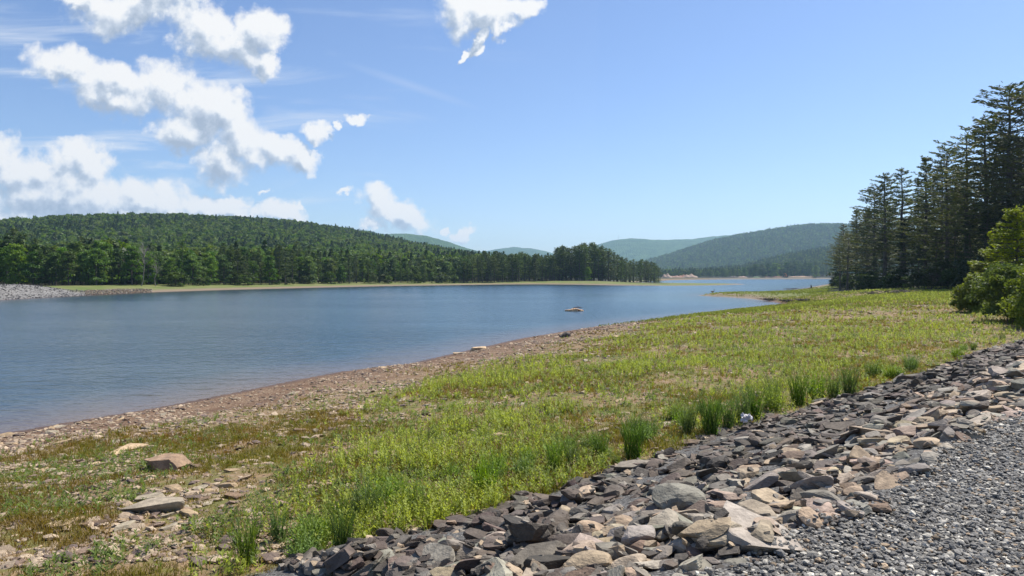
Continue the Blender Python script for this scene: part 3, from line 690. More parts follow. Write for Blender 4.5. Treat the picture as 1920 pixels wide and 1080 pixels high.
# dead trees
def dead_tree(seed, H, spread, n=12, th=0.014):
    rs = np.random.RandomState(seed); b = Buf()
    zs = np.linspace(0, H*.95, 8); tp = np.stack([np.cumsum(rs.normal(size=8))*0.015*H, np.cumsum(rs.normal(size=8))*0.015*H, zs], 1); tp[0, :2] = 0
    b.tube(tp, th*H*(1-zs/H)+0.04, 7)
    for k in range(n):
        f = rs.uniform(0.3, 0.95); p0 = np.array([np.interp(f*H*.95, zs, tp[:, j]) for j in range(3)]); an = rs.uniform(0, 2*PI)
        L = H*spread*(1.1-f)*rs.uniform(.6, 1.2); d = np.array([math.cos(an), math.sin(an), rs.uniform(.8, 1.8)]); d /= np.linalg.norm(d)
        pts = [p0+d*L*u+np.array([0, 0, .12*L*u*u])+0.03*L*rs.normal(size=3)*u for u in (0, .35, .7, 1)]
        b.tube(pts, [0.006*H, .0045*H, .003*H, .0012*H], 5)
        for q in range(2):
            d2 = d+rs.normal(size=3)*.5; b.tube([pts[2], pts[2]+d2*L*.4], [.0025*H, .001*H], 4)
    return b.mesh('dead_tree', M_PALEBARK, True)
for px, dd, top, sp, n, th, lb in [(124,225,478,.22,9,.009,'pale whitish dead trunk with a short forked top behind the grey stone bank'),(265,214,448,.42,24,.009,'tall grey leafless tree spreading its bare branches before the hidden lodge'),(292,216,478,.40,14,.008,'smaller grey leafless tree right of the big bare one by the lodge'),(234,218,480,.3,9,.008,'thin grey leafless trunk left of the big bare tree by the lodge')]:
    x = (px-960)/F*dd; z = float(height(x, dd)); h = EYE+(HZ-top)/F*dd-z
    o = link('dead_tree', dead_tree(int(px), h, sp, n, th), None, (x, dd, z-.1)); tag(o, lb, 'dead tree')

# ------------------------------------------------------------------ hillside woods (one mass)
HID = bpy.data.collections.new('tree sources')
def canopy_src(seed, H, R, conifer, c1, c2):
    rs = np.random.RandomState(seed)
    if conifer:
        n = 260; f = rs.uniform(0, 1, n)**0.75; a = rs.uniform(0, 2*PI, n); r = R*(1-f)**.8*rs.uniform(.6, 1.05, n)
        P = np.stack([r*np.cos(a), r*np.sin(a), H*(.12+.88*f)], 1); V, Fq = leaf_quads(P, 1.3, .45, rs, np.stack([np.cos(a), np.sin(a), -0.1+0*a], 1))
        t = rs.uniform(0, 1, n)
    else:
        P, cs = leafy_points(rs, H, R, .25, 15, 26, .75); V, Fq = leaf_quads(P, 1.35, .75, rs); t = np.repeat(rs.uniform(0, 1, 15), 26)
    col = np.array(c1)+(np.array(c2)-np.array(c1))*t[:, None]
    o = bpy.data.objects.new('tree source', mk_mesh('tree source', V, Fq, [M_LEAF], np.repeat(col, 4, axis=0))); HID.objects.link(o); return o
for i in range(3): canopy_src(300+i, 13, 4.8+.5*i, False, (.044, .084, .014), (.130, .190, .028))
for i in range(2): canopy_src(310+i, 15, 3.8, True, (.026, .052, .016), (.060, .098, .026))
def scatter(name, P, rz, sc, idx, label, cat, coll=HID):
    me = mk_mesh(name, P, np.zeros((0, 3), int), attrs={'rz': rz, 'sc': sc})
    at = me.attributes.new('pick', 'INT', 'POINT'); at.data.foreach_set('value', np.asarray(idx, np.int32))
    o = link(name, me)
    ng = bpy.data.node_groups.new(name+' scatter', 'GeometryNodeTree')
    ng.interface.new_socket('Geometry', in_out='INPUT', socket_type='NodeSocketGeometry'); ng.interface.new_socket('Geometry', in_out='OUTPUT', socket_type='NodeSocketGeometry')
    N = ng.nodes; L = ng.links; a = N.new('NodeGroupInput'); b = N.new('NodeGroupOutput')
    ip = N.new('GeometryNodeInstanceOnPoints'); ci = N.new('GeometryNodeCollectionInfo'); ci.inputs[0].default_value = coll; ci.inputs[1].default_value = True; ci.inputs[2].default_value = True
    def na(nm, ty):
        q = N.new('GeometryNodeInputNamedAttribute'); q.data_type = ty; q.inputs[0].default_value = nm; return q.outputs[0]
    cx = N.new('ShaderNodeCombineXYZ'); L.new(na('rz', 'FLOAT'), cx.inputs[2])
    L.new(a.outputs[0], ip.inputs['Points']); L.new(ci.outputs[0], ip.inputs['Instance']); ip.inputs['Pick Instance'].default_value = True
    L.new(na('pick', 'INT'), ip.inputs['Instance Index']); L.new(cx.outputs[0], ip.inputs['Rotation'])
    c2 = N.new('ShaderNodeCombineXYZ'); s = na('sc', 'FLOAT'); [L.new(s, c2.inputs[q]) for q in range(3)]; L.new(c2.outputs[0], ip.inputs['Scale'])
    L.new(ip.outputs[0], b.inputs[0])
    md = o.modifiers.new('scatter', 'NODES'); md.node_group = ng
    return tag(o, label, cat, None, 'stuff')
def jgrid(x0, x1, y0, y1, step, rs):
    X, Y = np.meshgrid(np.arange(x0, x1, step), np.arange(y0, y1, step)); X = X.ravel()+rs.uniform(-.45, .45, X.size)*step; Y = Y.ravel()+rs.uniform(-.45, .45, Y.size)*step
    return X, Y
rs = np.random.RandomState(5)
X1, Y1 = jgrid(-1250, 190, 225, 1130, 6.6, rs); u = X1/Y1
k = (u > -0.95) & (u < 0.15); X1, Y1 = X1[k], Y1[k]; d1 = sdist(X1, Y1)
k = (d1 > 34+4*(X1 > -60)) & ((Y1 > 246) | (X1 > -140)) & ((X1 < 20) | (Y1 > 440))
k &= rs.rand(len(X1)) < np.where(Y1 > 650, .75, .95)
k &= ~((X1 > -60) & (Y1 > 640) & (height(X1, Y1, d1) < 4))
X1, Y1, d1 = X1[k], Y1[k], d1[k]; Z1 = height(X1, Y1, d1)
con = (fbm(X1*0.01, Y1*0.01, 71) > 0.52) | ((Y1 < 380) & (rs.rand(len(X1)) < .35))
pick = np.where(con & (rs.rand(len(X1)) < .35), 3+rs.randint(0, 2, len(X1)), rs.randint(0, 3, len(X1)))
sc = rs.uniform(.75, 1.15, len(X1))*np.where(Y1 > 800, .95, 1.05)
scatter('hillside_forest', np.stack([X1, Y1, Z1-.5], 1), rs.uniform(0, 6.28, len(X1)), sc, pick, 'mixed green forest covering the long low hill behind the left far shore', 'forest')
X2, Y2 = jgrid(140, 1250, 1180, 1720, 8.5, rs); u = X2/Y2; k = (u > .1) & (u < .8); X2, Y2 = X2[k], Y2[k]
Z2 = height(X2, Y2); pick = np.where(rs.rand(len(X2)) < .5, 3+rs.randint(0, 2, len(X2)), rs.randint(0, 3, len(X2)))
scatter('distant_forest', np.stack([X2, Y2, Z2-.5], 1), rs.uniform(0, 6.28, len(X2)), rs.uniform(.8, 1.15, len(X2)), pick, 'dark forest on the low rise behind the distant right shore', 'forest')
zf, RR, Y0, dep = MTS['right']
X3, Y3 = jgrid(300, 2500, Y0-dep+60, Y0+120, 13.5, rs); u = X3/Y3; k = (u > .1) & (u < .62); X3, Y3 = X3[k], Y3[k]
Z3 = zf(X3, Y3, False); k = Z3 > 3; X3, Y3, Z3 = X3[k], Y3[k], Z3[k]
pk = np.where(rs.rand(len(X3)) < .12, 3+rs.randint(0, 2, len(X3)), rs.randint(0, 3, len(X3)))
scatter('mountain_forest', np.stack([X3, Y3, Z3-3], 1), rs.uniform(0, 6.28, len(X3)), rs.uniform(1.1, 1.75, len(X3)), pk, 'hazy blue green forest covering the broad mountain at the right', 'forest')
zf, RR, Y0, dep = MTS['left green']
X4, Y4 = jgrid(-650, 200, Y0-dep+60, Y0+80, 15, rs); Z4 = zf(X4, Y4, False); k = Z4 > 3; X4, Y4, Z4 = X4[k], Y4[k], Z4[k]
scatter('valley_forest', np.stack([X4, Y4, Z4-3], 1), rs.uniform(0, 6.28, len(X4)), rs.uniform(1.1, 1.6, len(X4)), rs.randint(0, 3, len(X4)), 'hazy forest on the lower ridge before the blue mountain left of centre', 'forest')

# ------------------------------------------------------------------ stones
_bm = {}
def ico(n):
    if n not in _bm:
        b = bmesh.new(); bmesh.ops.create_icosphere(b, subdivisions=n, radius=1.0); b.verts.ensure_lookup_table()
        _bm[n] = (np.array([v.co[:] for v in b.verts]), np.array([[v.index for v in f.verts] for f in b.faces])); b.free()
    return _bm[n]
def stone(rs, dims, angular=True, sub=3):
    """sphere cut by random planes: a split slab or a worn cobble; centred, dims = full size"""
    V, Fq = ico(sub); V = V.copy()
    n = rs.randint(7, 11) if angular else rs.randint(9, 13)
    N = rs.normal(size=(n, 3)); N[:, 2] *= 0.35 if angular else 0.8
    N /= np.linalg.norm(N, axis=1, keepdims=True)
    dd = rs.uniform(.38, .74, n) if angular else rs.uniform(.50, .86, n)
    if angular:
        tl = rs.normal(size=2)*0.16; N = np.vstack([N, [tl[0], tl[1], 1], [-tl[0]+.05, -tl[1], -1]]); dd = np.append(dd, [.38, .42]); N /= np.linalg.norm(N, axis=1, keepdims=True)
    for k in range(2):
        for q, d in zip(N, dd):
            e = V@q-d; V = V-np.maximum(e, 0)[:, None]*q*(1.0 if angular else .85)
    ph = rs.uniform(0, 6, 3)
    V = V*(1+(.03 if angular else .04)*np.sin(V*3.1+ph).sum(1)[:, None])
    mx = V.max(0); mn = V.min(0); V = (V-(mx+mn)/2)/(mx-mn)
    return V*np.array(dims), Fq
def rotm(rz, rx=0.0, ry=0.0): return np.array(Matrix.Rotation(rz, 3, 'Z') @ Matrix.Rotation(ry, 3, 'Y') @ Matrix.Rotation(rx, 3, 'X'))
TONES = {'dark purplish grey': (.110, .090, .080), 'dark grey': (.120, .108, .098), 'charcoal': (.062, .055, .050), 'mid grey': (.22, .205, .19), 'light grey': (.33, .31, .28), 'greenish grey': (.185, .182, .160), 'tan': (.36, .29, .22), 'pinkish': (.34, .285, .245), 'brown': (.19, .14, .11), 'reddish brown': (.155, .118, .102)}
TONES = {k: (v[0]*1.02, v[1]*.97, v[2]*.86) for k, v in TONES.items()}
rs = np.random.RandomState(21)
# packing on the dam slope: a height grid keeps every stone resting on those under it
GS = 0.03; s0, s1_ = 1.5, 48.0; t0, t1_ = T_FOOT-0.5, T_CREST+0.5
ns, nt = int((s1_-s0)/GS), int((t1_-t0)/GS)
SG, TG = np.meshgrid(s0+np.arange(ns)*GS, t0+np.arange(nt)*GS, indexing='ij')
HG = height((SG+TG)/R2, (SG-TG)/R2)-0.02
def xy(s, t): return (s+t)/R2, (s-t)/R2
cand = []
def drop(s, t, L, Wd, Hh, kind, hero=None, rz=None, tone=None):
    rad = (L+Wd)/4; i0 = max(0, int((s-rad-s0)/GS)); i1 = int((s+rad-s0)/GS)+1; j0 = max(0, int((t-rad-t0)/GS)); j1 = int((t+rad-t0)/GS)+1
    sub = HG[i0:i1, j0:j1]
    if sub.size == 0: return
    r2 = ((SG[i0:i1, j0:j1]-s)**2+(TG[i0:i1, j0:j1]-t)**2)/rad**2; m = r2 < 1
    if not m.any(): return
    A_ = np.stack([SG[i0:i1, j0:j1][m]-s, TG[i0:i1, j0:j1][m]-t, np.ones(m.sum())], 1)
    co_, *_ = np.linalg.lstsq(A_, sub[m], rcond=None)
    gs_, gt_ = np.clip(co_[:2], -.55, .55); base = co_[2]*0.55+np.percentile(sub[m], 70)*0.45
    zc = base+Hh*0.22
    top = zc+Hh*0.5*np.sqrt(np.maximum(0, 1-r2))+gs_*(SG[i0:i1, j0:j1]-s)*.8+gt_*(TG[i0:i1, j0:j1]-t)*.8
    HG[i0:i1, j0:j1] = np.where(m, np.maximum(sub, top-0.18*Hh), sub)
    x, y = xy(s, t)
    nx = -(gs_+gt_)/R2*.8; ny = -(gs_-gt_)/R2*.8
    cand.append(dict(s=s, t=t, x=x, y=y, z=zc-(.10*Hh if hero else 0), L=L, W=Wd, H=Hh, kind=kind, n=(nx, ny), hero=hero, rz=rz, tone=tone))
def pick_style(f, s):
    """f 0 at the meadow foot, 1 at the road"""
    if rs.rand() < ss(f, .42, .80):
        rnd = rs.rand() < .36
        tn = rs.choice(['tan', 'light grey', 'mid grey', 'pinkish', 'greenish grey', 'brown', 'dark grey', 'mid grey'], p=[.24, .19, .17, .13, .05, .08, .07, .07])
        return ('worn' if rnd else 'split'), str(tn)
    tn = rs.choice(['dark purplish grey', 'dark grey', 'charcoal', 'reddish brown', 'mid grey', 'greenish grey', 'tan'], p=[.36, .25, .16, .07, .11, .02, .03])
    return ('split' if rs.rand() < .88 else 'worn'), str(tn)
def hero_px(px, py, wpx, hf, wf, kind, tone, lb, rz):
    # the surface of the slope under a photo pixel
    x, y, z = hit(px, py); s, t = st_of(x, y); L = wpx/F*y
    return (s, t, L, L*wf, L*hf*.85, kind, lb, rz, tone)
heroes = [hero_px(*a) for a in [
 (1545,912,118,.34,.62,'worn','pinkish','large pinkish tan boulder at the road edge, biggest pale stone of the rock slope',.3),
 (1530,955,70,.42,.7,'worn','pinkish','smooth dull pink stone lying just below the large pinkish boulder',.1),
 (1610,938,82,.38,.45,'split','greenish grey','dark green slab pointing into the gravel right of the large pinkish boulder',.55),
 (1520,912,140,.20,.4,'split','greenish grey','long pale green slab behind the large pinkish boulder',.15),
 (1625,885,60,.45,.6,'split','brown','blocky brown topped stone at the gravel edge above the dark green slab',.3),
 (1660,900,55,.5,.4,'split','charcoal','steeply tilted blackish slab standing at the gravel edge',.9),
 (1400,895,66,.5,.6,'split','tan','flat tan slab pointing up slope in the middle of the rock slope',.7),
 (1110,1020,76,.65,.8,'worn','tan','large rounded orange tan boulder at the lower middle of the rock slope',.2),
 (1152,965,46,.6,.8,'worn','light grey','smooth round light grey cobble above the orange tan boulder',0.),
 (1085,1064,66,.6,.8,'worn','pinkish','cream and orange angular boulder at the bottom edge of the photo',.4),
 (1155,1062,84,.6,.8,'worn','mid grey','large grey worn boulder at the bottom edge right of the cream one',.0),
 (1210,1040,62,.6,.8,'worn','brown','brownish rough boulder beside the grey boulder near the bottom edge',.6),
 (1285,1033,56,.6,.8,'worn','dark grey','dark rounded boulder close to the gravel near the bottom edge',.1),
 (1265,1063,84,.36,.45,'worn','mid grey','long low grey stone at the bottom edge beside the gravel',.2),
 (1310,990,80,.6,.8,'worn','light grey','big pale grey boulder just left of the gravel corner',.3),
 (930,1012,52,.5,.6,'worn','pinkish','pale pinkish stone lying alone among the dark slabs at the bottom',.5),
 (720,1022,66,.5,.7,'split','dark purplish grey','large dark flat slab at the meadow edge near the bottom',.3),
 (1290,835,56,.35,.6,'worn','brown','large brownish humped stone at the foot of the slope by the tall grass',.1),
 (1005,905,38,.30,.7,'split','pinkish','reddish flat slab at the meadow edge of the rock slope',.2),
 (1128,869,22,.8,.9,'worn','light grey','small pale rounded stone at the grass edge of the rock slope',.2),
]]
N_BIG = 6000
order = []
for k in range(N_BIG):
    # more stones near the camera where they show largest
    s = 3.0+44*rs.rand()**1.35; t = rs.uniform(T_FOOT-.15, T_CREST+.12)
    f = (t-T_FOOT)/(T_CREST-T_FOOT)
    if t < foot_t(s) or t > crest_t(s)+.06: continue
    kind, tn = pick_style(f, s)
    L = float(np.clip(rs.lognormal(-1.70+.22*f+.20*ss(s, 9, 25), .36), .10, .62)); Wd = L*rs.uniform(.5, .85)
    Hh = L*(rs.uniform(.14, .31) if kind == 'split' else rs.uniform(.28, .46))
    order.append((s, float(t), L, Wd, float(Hh), kind, None, None, tn))
# bottom layer first, heroes late so that they lie on top
for k, o in enumerate(order):
    if any((o[0]-h[0])**2+(o[1]-h[1])**2 < (h[2]*.42)**2 for h in heroes): continue
    drop(*o)
for h in heroes: drop(*h)
for c in cand:
    dd = math.hypot(c['x'], c['y']); u = c['x']/max(c['y'], .1); vpx = HZ+(EYE-c['z'])/max(c['y'], .1)*F
    vis = abs(u) < .73 and vpx < 1100 and c['y'] > 1
    c['app'] = (c['L']/dd if vis else c['L']/dd*.05)+(10 if c['hero'] else 0)
cand.sort(key=lambda c: -c['app'])
def stone_geo(c, sub):
    V, Fq = stone(rs, (c['L'], c['W'], c['H']), c['kind'] == 'split', sub)
    rz = c['rz'] if c['rz'] is not None else rs.uniform(0, 2*PI)
    V = V@rotm(rz, rs.uniform(-.30, .30), rs.uniform(-.30, .30)).T
    nz = Vector((c['n'][0], c['n'][1], 1)).normalized(); R = np.array(Vector((0, 0, 1)).rotation_difference(nz).to_matrix())
    tn = np.array(TONES[c['tone']])*rs.uniform(.8, 1.2)*(1+rs.uniform(-.05, .05, 3))
    return V@R.T, Fq, tn
for c in cand[:300]:
    V, Fq, tn = stone_geo(c, 3)
    o = link('stone', mk_mesh('stone', V, Fq, [M_ROCK], np.tile(tn, (len(V), 1)), smooth=False), None, (c['x'], c['y'], c['z']))
    if c['hero']: tag(o, c['hero'], 'stone', 'stones of the rock slope')
    else:
        f = (c['t']-T_FOOT)/(T_CREST-T_FOOT); zn = 'at the meadow foot' if f < .33 else 'in the middle' if f < .68 else 'next to the gravel'
        sh = 'split flat' if c['kind'] == 'split' else 'rounded'
        dz = 'near end' if c['s'] < 9 else 'far part'
        tag(o, '%s %s stone %s of the rock slope, %s' % (c['tone'], sh, zn, dz), 'stone', '%s %s stones, %s, %s' % (c['tone'], sh, zn, dz))
b = Buf()
for c in cand[300:]:
    V, Fq, tn = stone_geo(c, 2 if c['app'] > .02 else 1); b.add(V+np.array([c['x'], c['y'], c['z']]), Fq, tn)
for k in range(5200):                        # chips in the gaps
    s = 3.0+30*rs.rand()**1.5; t = rs.uniform(T_FOOT-.05, T_CREST+.1)
    if t < foot_t(s): continue
    i, j = int((s-s0)/GS), int((t-t0)/GS)
    if not (0 <= i < ns and 0 <= j < nt): continue
    L = rs.uniform(.05, .13); x, y = xy(s, t); V, Fq = stone(rs, (L, L*.7, L*.4), True, 1)
    b.add(V@rotm(rs.uniform(0, 6), rs.uniform(-.5, .5), rs.uniform(-.5, .5)).T+np.array([x, y, HG[i, j]+L*.1-.02]), Fq, np.array(TONES[str(rs.choice(['dark purplish grey', 'dark grey', 'mid grey', 'tan', 'charcoal']))])*rs.uniform(.8, 1.2))
tag(link('loose_stones', b.mesh('loose_stones', M_ROCK)), 'smaller broken stones filling the rock slope between the larger ones', 'stones', None, 'stuff')

# gravel of the road: every pebble modelled near the camera
rs = np.random.RandomState(33)
V1, F1 = ico(1); NV = 12 if len(V1) == 12 else len(V1)
def pebbles(P, sz, flat, tones, zrot=True):
    n = len(P); V1, F1 = ico(1)
    jit = 1+rs.uniform(-.30, .30, (n, len(V1), 1))
    V = V1[None]*jit*(sz[:, None, None])*np.stack([np.ones(n), rs.uniform(.55, .9, n), flat], 1)[:, None, :]
    a = rs.uniform(0, 2*PI, n); tx = rs.normal(size=n)*.35
    ct_, st__ = np.cos(tx)[:, None], np.sin(tx)[:, None]
    V = np.stack([V[..., 0], V[..., 1]*ct_-V[..., 2]*st__, V[..., 1]*st__+V[..., 2]*ct_], -1)
    c_, s__ = np.cos(a)[:, None], np.sin(a)[:, None]
    V = np.stack([V[..., 0]*c_-V[..., 1]*s__, V[..., 0]*s__+V[..., 1]*c_, V[..., 2]], -1)+P[:, None, :]
    Fq = (F1[None]+(np.arange(n)*len(V1))[:, None, None]).reshape(-1, 3)
    return V.reshape(-1, 3), Fq, np.repeat(tones, len(V1), axis=0)
n = 90000
y = 3.3+9.5*rs.rand(n)**1.5; t = T_CREST-.10+rs.rand(n)**.9*3.4
# s from y and t: y=(s-t)/sqrt2
s = y*R2+t; x = (s+t)/R2
k = (x/y < 1.25) & (t > crest_t(s)+rs.normal(size=n)*.07); x, y, s, t = x[k], y[k], s[k], t[k]; n = len(x)
sz = np.clip(rs.lognormal(-4.25, .40, n), .006, .034)*(1+.25*ss(y, 6, 11))
i, j = np.clip(((s-s0)/GS).astype(int), 0, ns-1), np.clip(((t-t0)/GS).astype(int), 0, nt-1)
hz = height(x, y); hz = np.where(t < T_CREST+.45, np.maximum(hz, np.minimum(HG[i, j], hz+.06)), hz)
g_ = rs.uniform(0, 1, n)
base = np.where(g_[:, None] < .62, np.array([.165, .163, .160]), np.where(g_[:, None] < .86, np.array([.31, .30, .28]), np.where(g_[:, None] < .94, np.array([.52, .50, .45]), np.array([.30, .23, .16]))))
base = base*np.array([1.04, .99, .90])*(.85+.3*fbm(x*1.5, y*1.5, 77))[:, None]
V, Fq, tn = pebbles(np.stack([x, y, hz+rs.uniform(-.004, .016, n)], 1), sz, rs.uniform(.35, .7, n), base*rs.uniform(.65, 1.35, n)[:, None])
tag(link('gravel', mk_mesh('gravel', V, Fq, [M_PEBBLE], tn)), 'blue grey crushed gravel of the road along the top of the rock slope', 'gravel', None, 'stuff')

# shore stones: flat tan slabs on the mud and in the sparse grass
rs = np.random.RandomState(44)
def shore_xy(n, y0, y1, p):
    y = y0+(y1-y0)*rs.rand(n)**p; x = rs.uniform(-.80, .80, n)*y; return x, y
def stone_density(x, y, ds):
    t = st_of(x, y)[1]
    w = ss(ds, .5, 1.6)*(1-.72*ss(ds, 7, 14))*(.35+.9*ss(fbm(x*.5, y*.5, 61), .38, .6))
    w = w*(.25+.75*ss(ds+2.5*(fbm(x*.3, y*.3, 62)-.5), .8, 2.4))
    return w*(t < foot_t(st_of(x, y)[0])-.05)*(ds > -.2)*(1-.6*ss(y, 40, 90))
x, y = shore_xy(150000, 6.5, 90, 1.9); ds = sdist(x, y); k = rs.rand(len(x)) < stone_density(x, y, ds)*.85
x, y, ds = x[k], y[k], ds[k]; n = len(x); z = height(x, y, ds)
sz = np.clip(rs.lognormal(-3.35, .48, n), .012, .12)*(1+.9*ss(y, 20, 60)); g_ = rs.uniform(0, 1, (n, 1))
base = np.where(g_ < .45, np.array([.36, .275, .185]), np.where(g_ < .70, np.array([.24, .165, .115]), np.where(g_ < .88, np.array([.14, .10, .08]), np.array([.40, .30, .20]))))
V, Fq, tn = pebbles(np.stack([x, y, z+sz*.12], 1), sz, rs.uniform(.18, .42, n), base*rs.uniform(.75, 1.2, n)[:, None])
tag(link('shore_stones', mk_mesh('shore_stones', V, Fq, [M_PEBBLE], tn)), 'small tan shale chips strewn over the muddy shore and thin grass', 'stones', None, 'stuff')
x, y = shore_xy(5000, 7.5, 60, 1.6); ds = sdist(x, y); k = rs.rand(len(x)) < stone_density(x, y, ds)*.8+.03*(st_of(x, y)[1] < T_FOOT-.3)*(ds > .5)
x, y, ds = x[k], y[k], ds[k]; z = height(x, y, ds); L = np.clip(rs.lognormal(-1.75, .35, len(x)), .10, .42)
idx = np.argsort(-(L/y)*((np.abs(x/y) < .72) & (HZ+(EYE-z)/y*F < 1085)))[:300]
for i in idx:
    tn0 = str(rs.choice(['tan', 'tan', 'brown', 'light grey', 'pinkish'])); li = float(L[i])
    V, Fq = stone(rs, (li, li*rs.uniform(.45, .8), li*rs.uniform(.13, .28)), True, 2)
    V = V@rotm(rs.uniform(0, 6), rs.uniform(-.15, .15), rs.uniform(-.15, .15)).T
    o = link('flat_stone', mk_mesh('flat_stone', V, Fq, [M_ROCK], np.tile(np.array(TONES[tn0])*np.array([1.0, .95, .84])*rs.uniform(.85, 1.1), (len(V), 1))), None, (x[i], y[i], z[i]+.01))
    zn = 'on the bare mud by the water' if ds[i] < 2.4 else 'in the stony strip above the mud' if ds[i] < 6 else 'in the thin grass of the meadow'
    lr = 'left of the photo' if x[i]/y[i] < -.24 else 'centre of the photo' if x[i]/y[i] < .2 else 'right of the photo'
    tag(o, '%s flat slab stone %s, %s' % (tn0, zn, lr), 'stone', '%s slabs %s, %s' % (tn0, zn, lr))
for px, py, wp, hf, wf, kd, tone, rz, lb in [
 (302,885,84,.46,.75,'worn','brown',.1,'large smooth brownish grey boulder half sunk in the grass at the left'),
 (240,848,62,.30,.7,'split','tan',.25,'layered tan boulder with a dark shaded hollow under it near the mud'),
 (281,965,116,.30,.42,'worn','mid grey',.22,'long pitted grey and tan boulder in the grass at the bottom left'),
 (212,856,24,.35,.7,'split','tan',.1,'small tan stone touching the left side of the layered tan boulder'),
 (281,843,22,.4,.7,'worn','pinkish',.1,'orange stone just right of the layered tan boulder'),
 (176,874,32,.2,.6,'split','tan',.2,'pale flat slab left of the smooth brownish boulder'),
 (109,890,28,.2,.5,'split','tan',.3,'thin tilted slab near the left edge above the olive grass'),
 (75,968,36,.15,.6,'split','light grey',.2,'flat bluish grey slab left of the long pitted boulder'),
 (345,957,16,.5,.7,'worn','light grey',0.,'small whitish stone at the right end of the long pitted boulder'),
 (935,824,36,.4,.5,'worn','tan',.0,'pale brownish stone lying in the bright green plants'),
 (561,812,24,.4,.7,'split','brown',.2,'brown pointed stone on the stony ground left of centre'),
 (590,812,16,.5,.7,'worn','mid grey',.0,'small grey stone beside the brown pointed stone'),
 (896,657,34,.22,.5,'split','tan',.1,'long flat pale slab at the water edge in the middle'),
 (862,664,26,.15,.5,'split','tan',.2,'thin pale slab just left of the long slab at the water edge'),
 (1157,634,22,.25,.5,'split','tan',.0,'flat pale block in the grass above the middle shore'),
 (108,803,26,.2,.5,'split','light grey',.2,'pale slab lying at the water line near the left edge'),
 (826,738,14,.5,.7,'split','charcoal',.2,'small dark stone on the stony ground left of the green plants'),
 (811,737,10,.5,.7,'split','charcoal',.2,'tiny dark stone beside the other dark one'),
]:
    x_, y_, z_ = hit(px, py); L = wp/F*y_
    V, Fq = stone(rs, (L, L*wf, L*hf*(.80 if wp > 60 else 1.2)), kd == 'split' or wp > 60, 4 if wp > 60 else 3 if wp > 25 else 2); V = V@rotm(rz, 0.08, -.06).T
    o = link('boulder' if wp > 60 else 'flat_stone', mk_mesh('boulder', V, Fq, [M_ROCK], np.tile(np.array(TONES[tone])*1.45*np.array([1.05, 1, .9]), (len(V), 1)), smooth=False), None, (x_, y_+L*wf*.4, z_+L*hf*.20))
    tag(o, lb, 'boulder' if wp > 60 else 'stone')

# rocky islet in the lake: a low mound of stones with driftwood on top
x_, y_ = gp(1078, 583, 0)
isl = empty('rock_islet', (x_, y_, 0)); tag(isl, 'small tan rock islet with dark driftwood on it, alone in the blue lake', 'islet')
b = Buf(); b2 = Buf()
for k in range(26):
    a_ = rs.uniform(0, 2*PI); r = rs.uniform(0, 1)**.7; L = rs.uniform(.35, .8)
    V, Fq = stone(rs, (L, L*.7, L*.45), rs.rand() < .5, 2); b.add(V@rotm(rs.uniform(0, 6)).T+np.array([r*1.0*math.cos(a_), r*.7*math.sin(a_), .17*(1-r*r)]), Fq, np.array([.58, .38, .22])*rs.uniform(.9, 1.25))
link('stones', b.mesh('stones', M_ROCK), isl)
for k in range(2): p0 = np.array([rs.uniform(-.8, .3), rs.uniform(-.3, .3), .36+.04*k]); b2.tube([p0, p0+(.4, .05, .09), p0+(.95, rs.uniform(-.2, .2), .02)], [.05, .045, .02], 6)
link('driftwood', b2.mesh('driftwood', M_BARK), isl)

# ------------------------------------------------------------------ grass and plants
rs = np.random.RandomState(55)
def blades(x, y, z, h, w, lean, col, nb, spread, bend=0.5):
    """nb tapering bent blades at each spot"""
    x, y, z, h, w = [np.repeat(q, nb) for q in (x, y, z, h, w)]; col = np.repeat(col, nb, axis=0); n = len(x)
    a = rs.uniform(0, 2*PI, n); r = spread*np.sqrt(rs.rand(n)); h = h*rs.uniform(.55, 1.15, n); an = rs.uniform(0, 2*PI, n)
    bx, by = x+r*np.cos(a), y+r*np.sin(a); L = lean*rs.uniform(.3, 1.3, n)
    dx, dy = np.cos(an)*L*h, np.sin(an)*L*h; fa = rs.uniform(0, 2*PI, n); wx, wy = np.cos(fa)*w*.5, np.sin(fa)*w*.5
    z = z-.01
    V = np.stack([np.stack([bx-wx, by-wy, z], -1), np.stack([bx+wx, by+wy, z], -1),
                  np.stack([bx+wx*.8+dx*.4, by+wy*.8+dy*.4, z+h*.6], -1), np.stack([bx-wx*.8+dx*.4, by-wy*.8+dy*.4, z+h*.6], -1),
                  np.stack([bx+dx, by+dy, z+h*(1-.35*np.minimum(L, 1)*bend)], -1)], 1)
    b_ = (np.arange(n)*5)[:, None]
    Q = b_+np.array([0, 1, 2, 3]); T = b_+np.array([3, 2, 4])
    c = col*rs.uniform(.75, 1.25, n)[:, None]
    C = np.repeat(c[:, None, :], 5, axis=1)
    return V.reshape(-1, 3), Q, T, C.reshape(-1, 3)
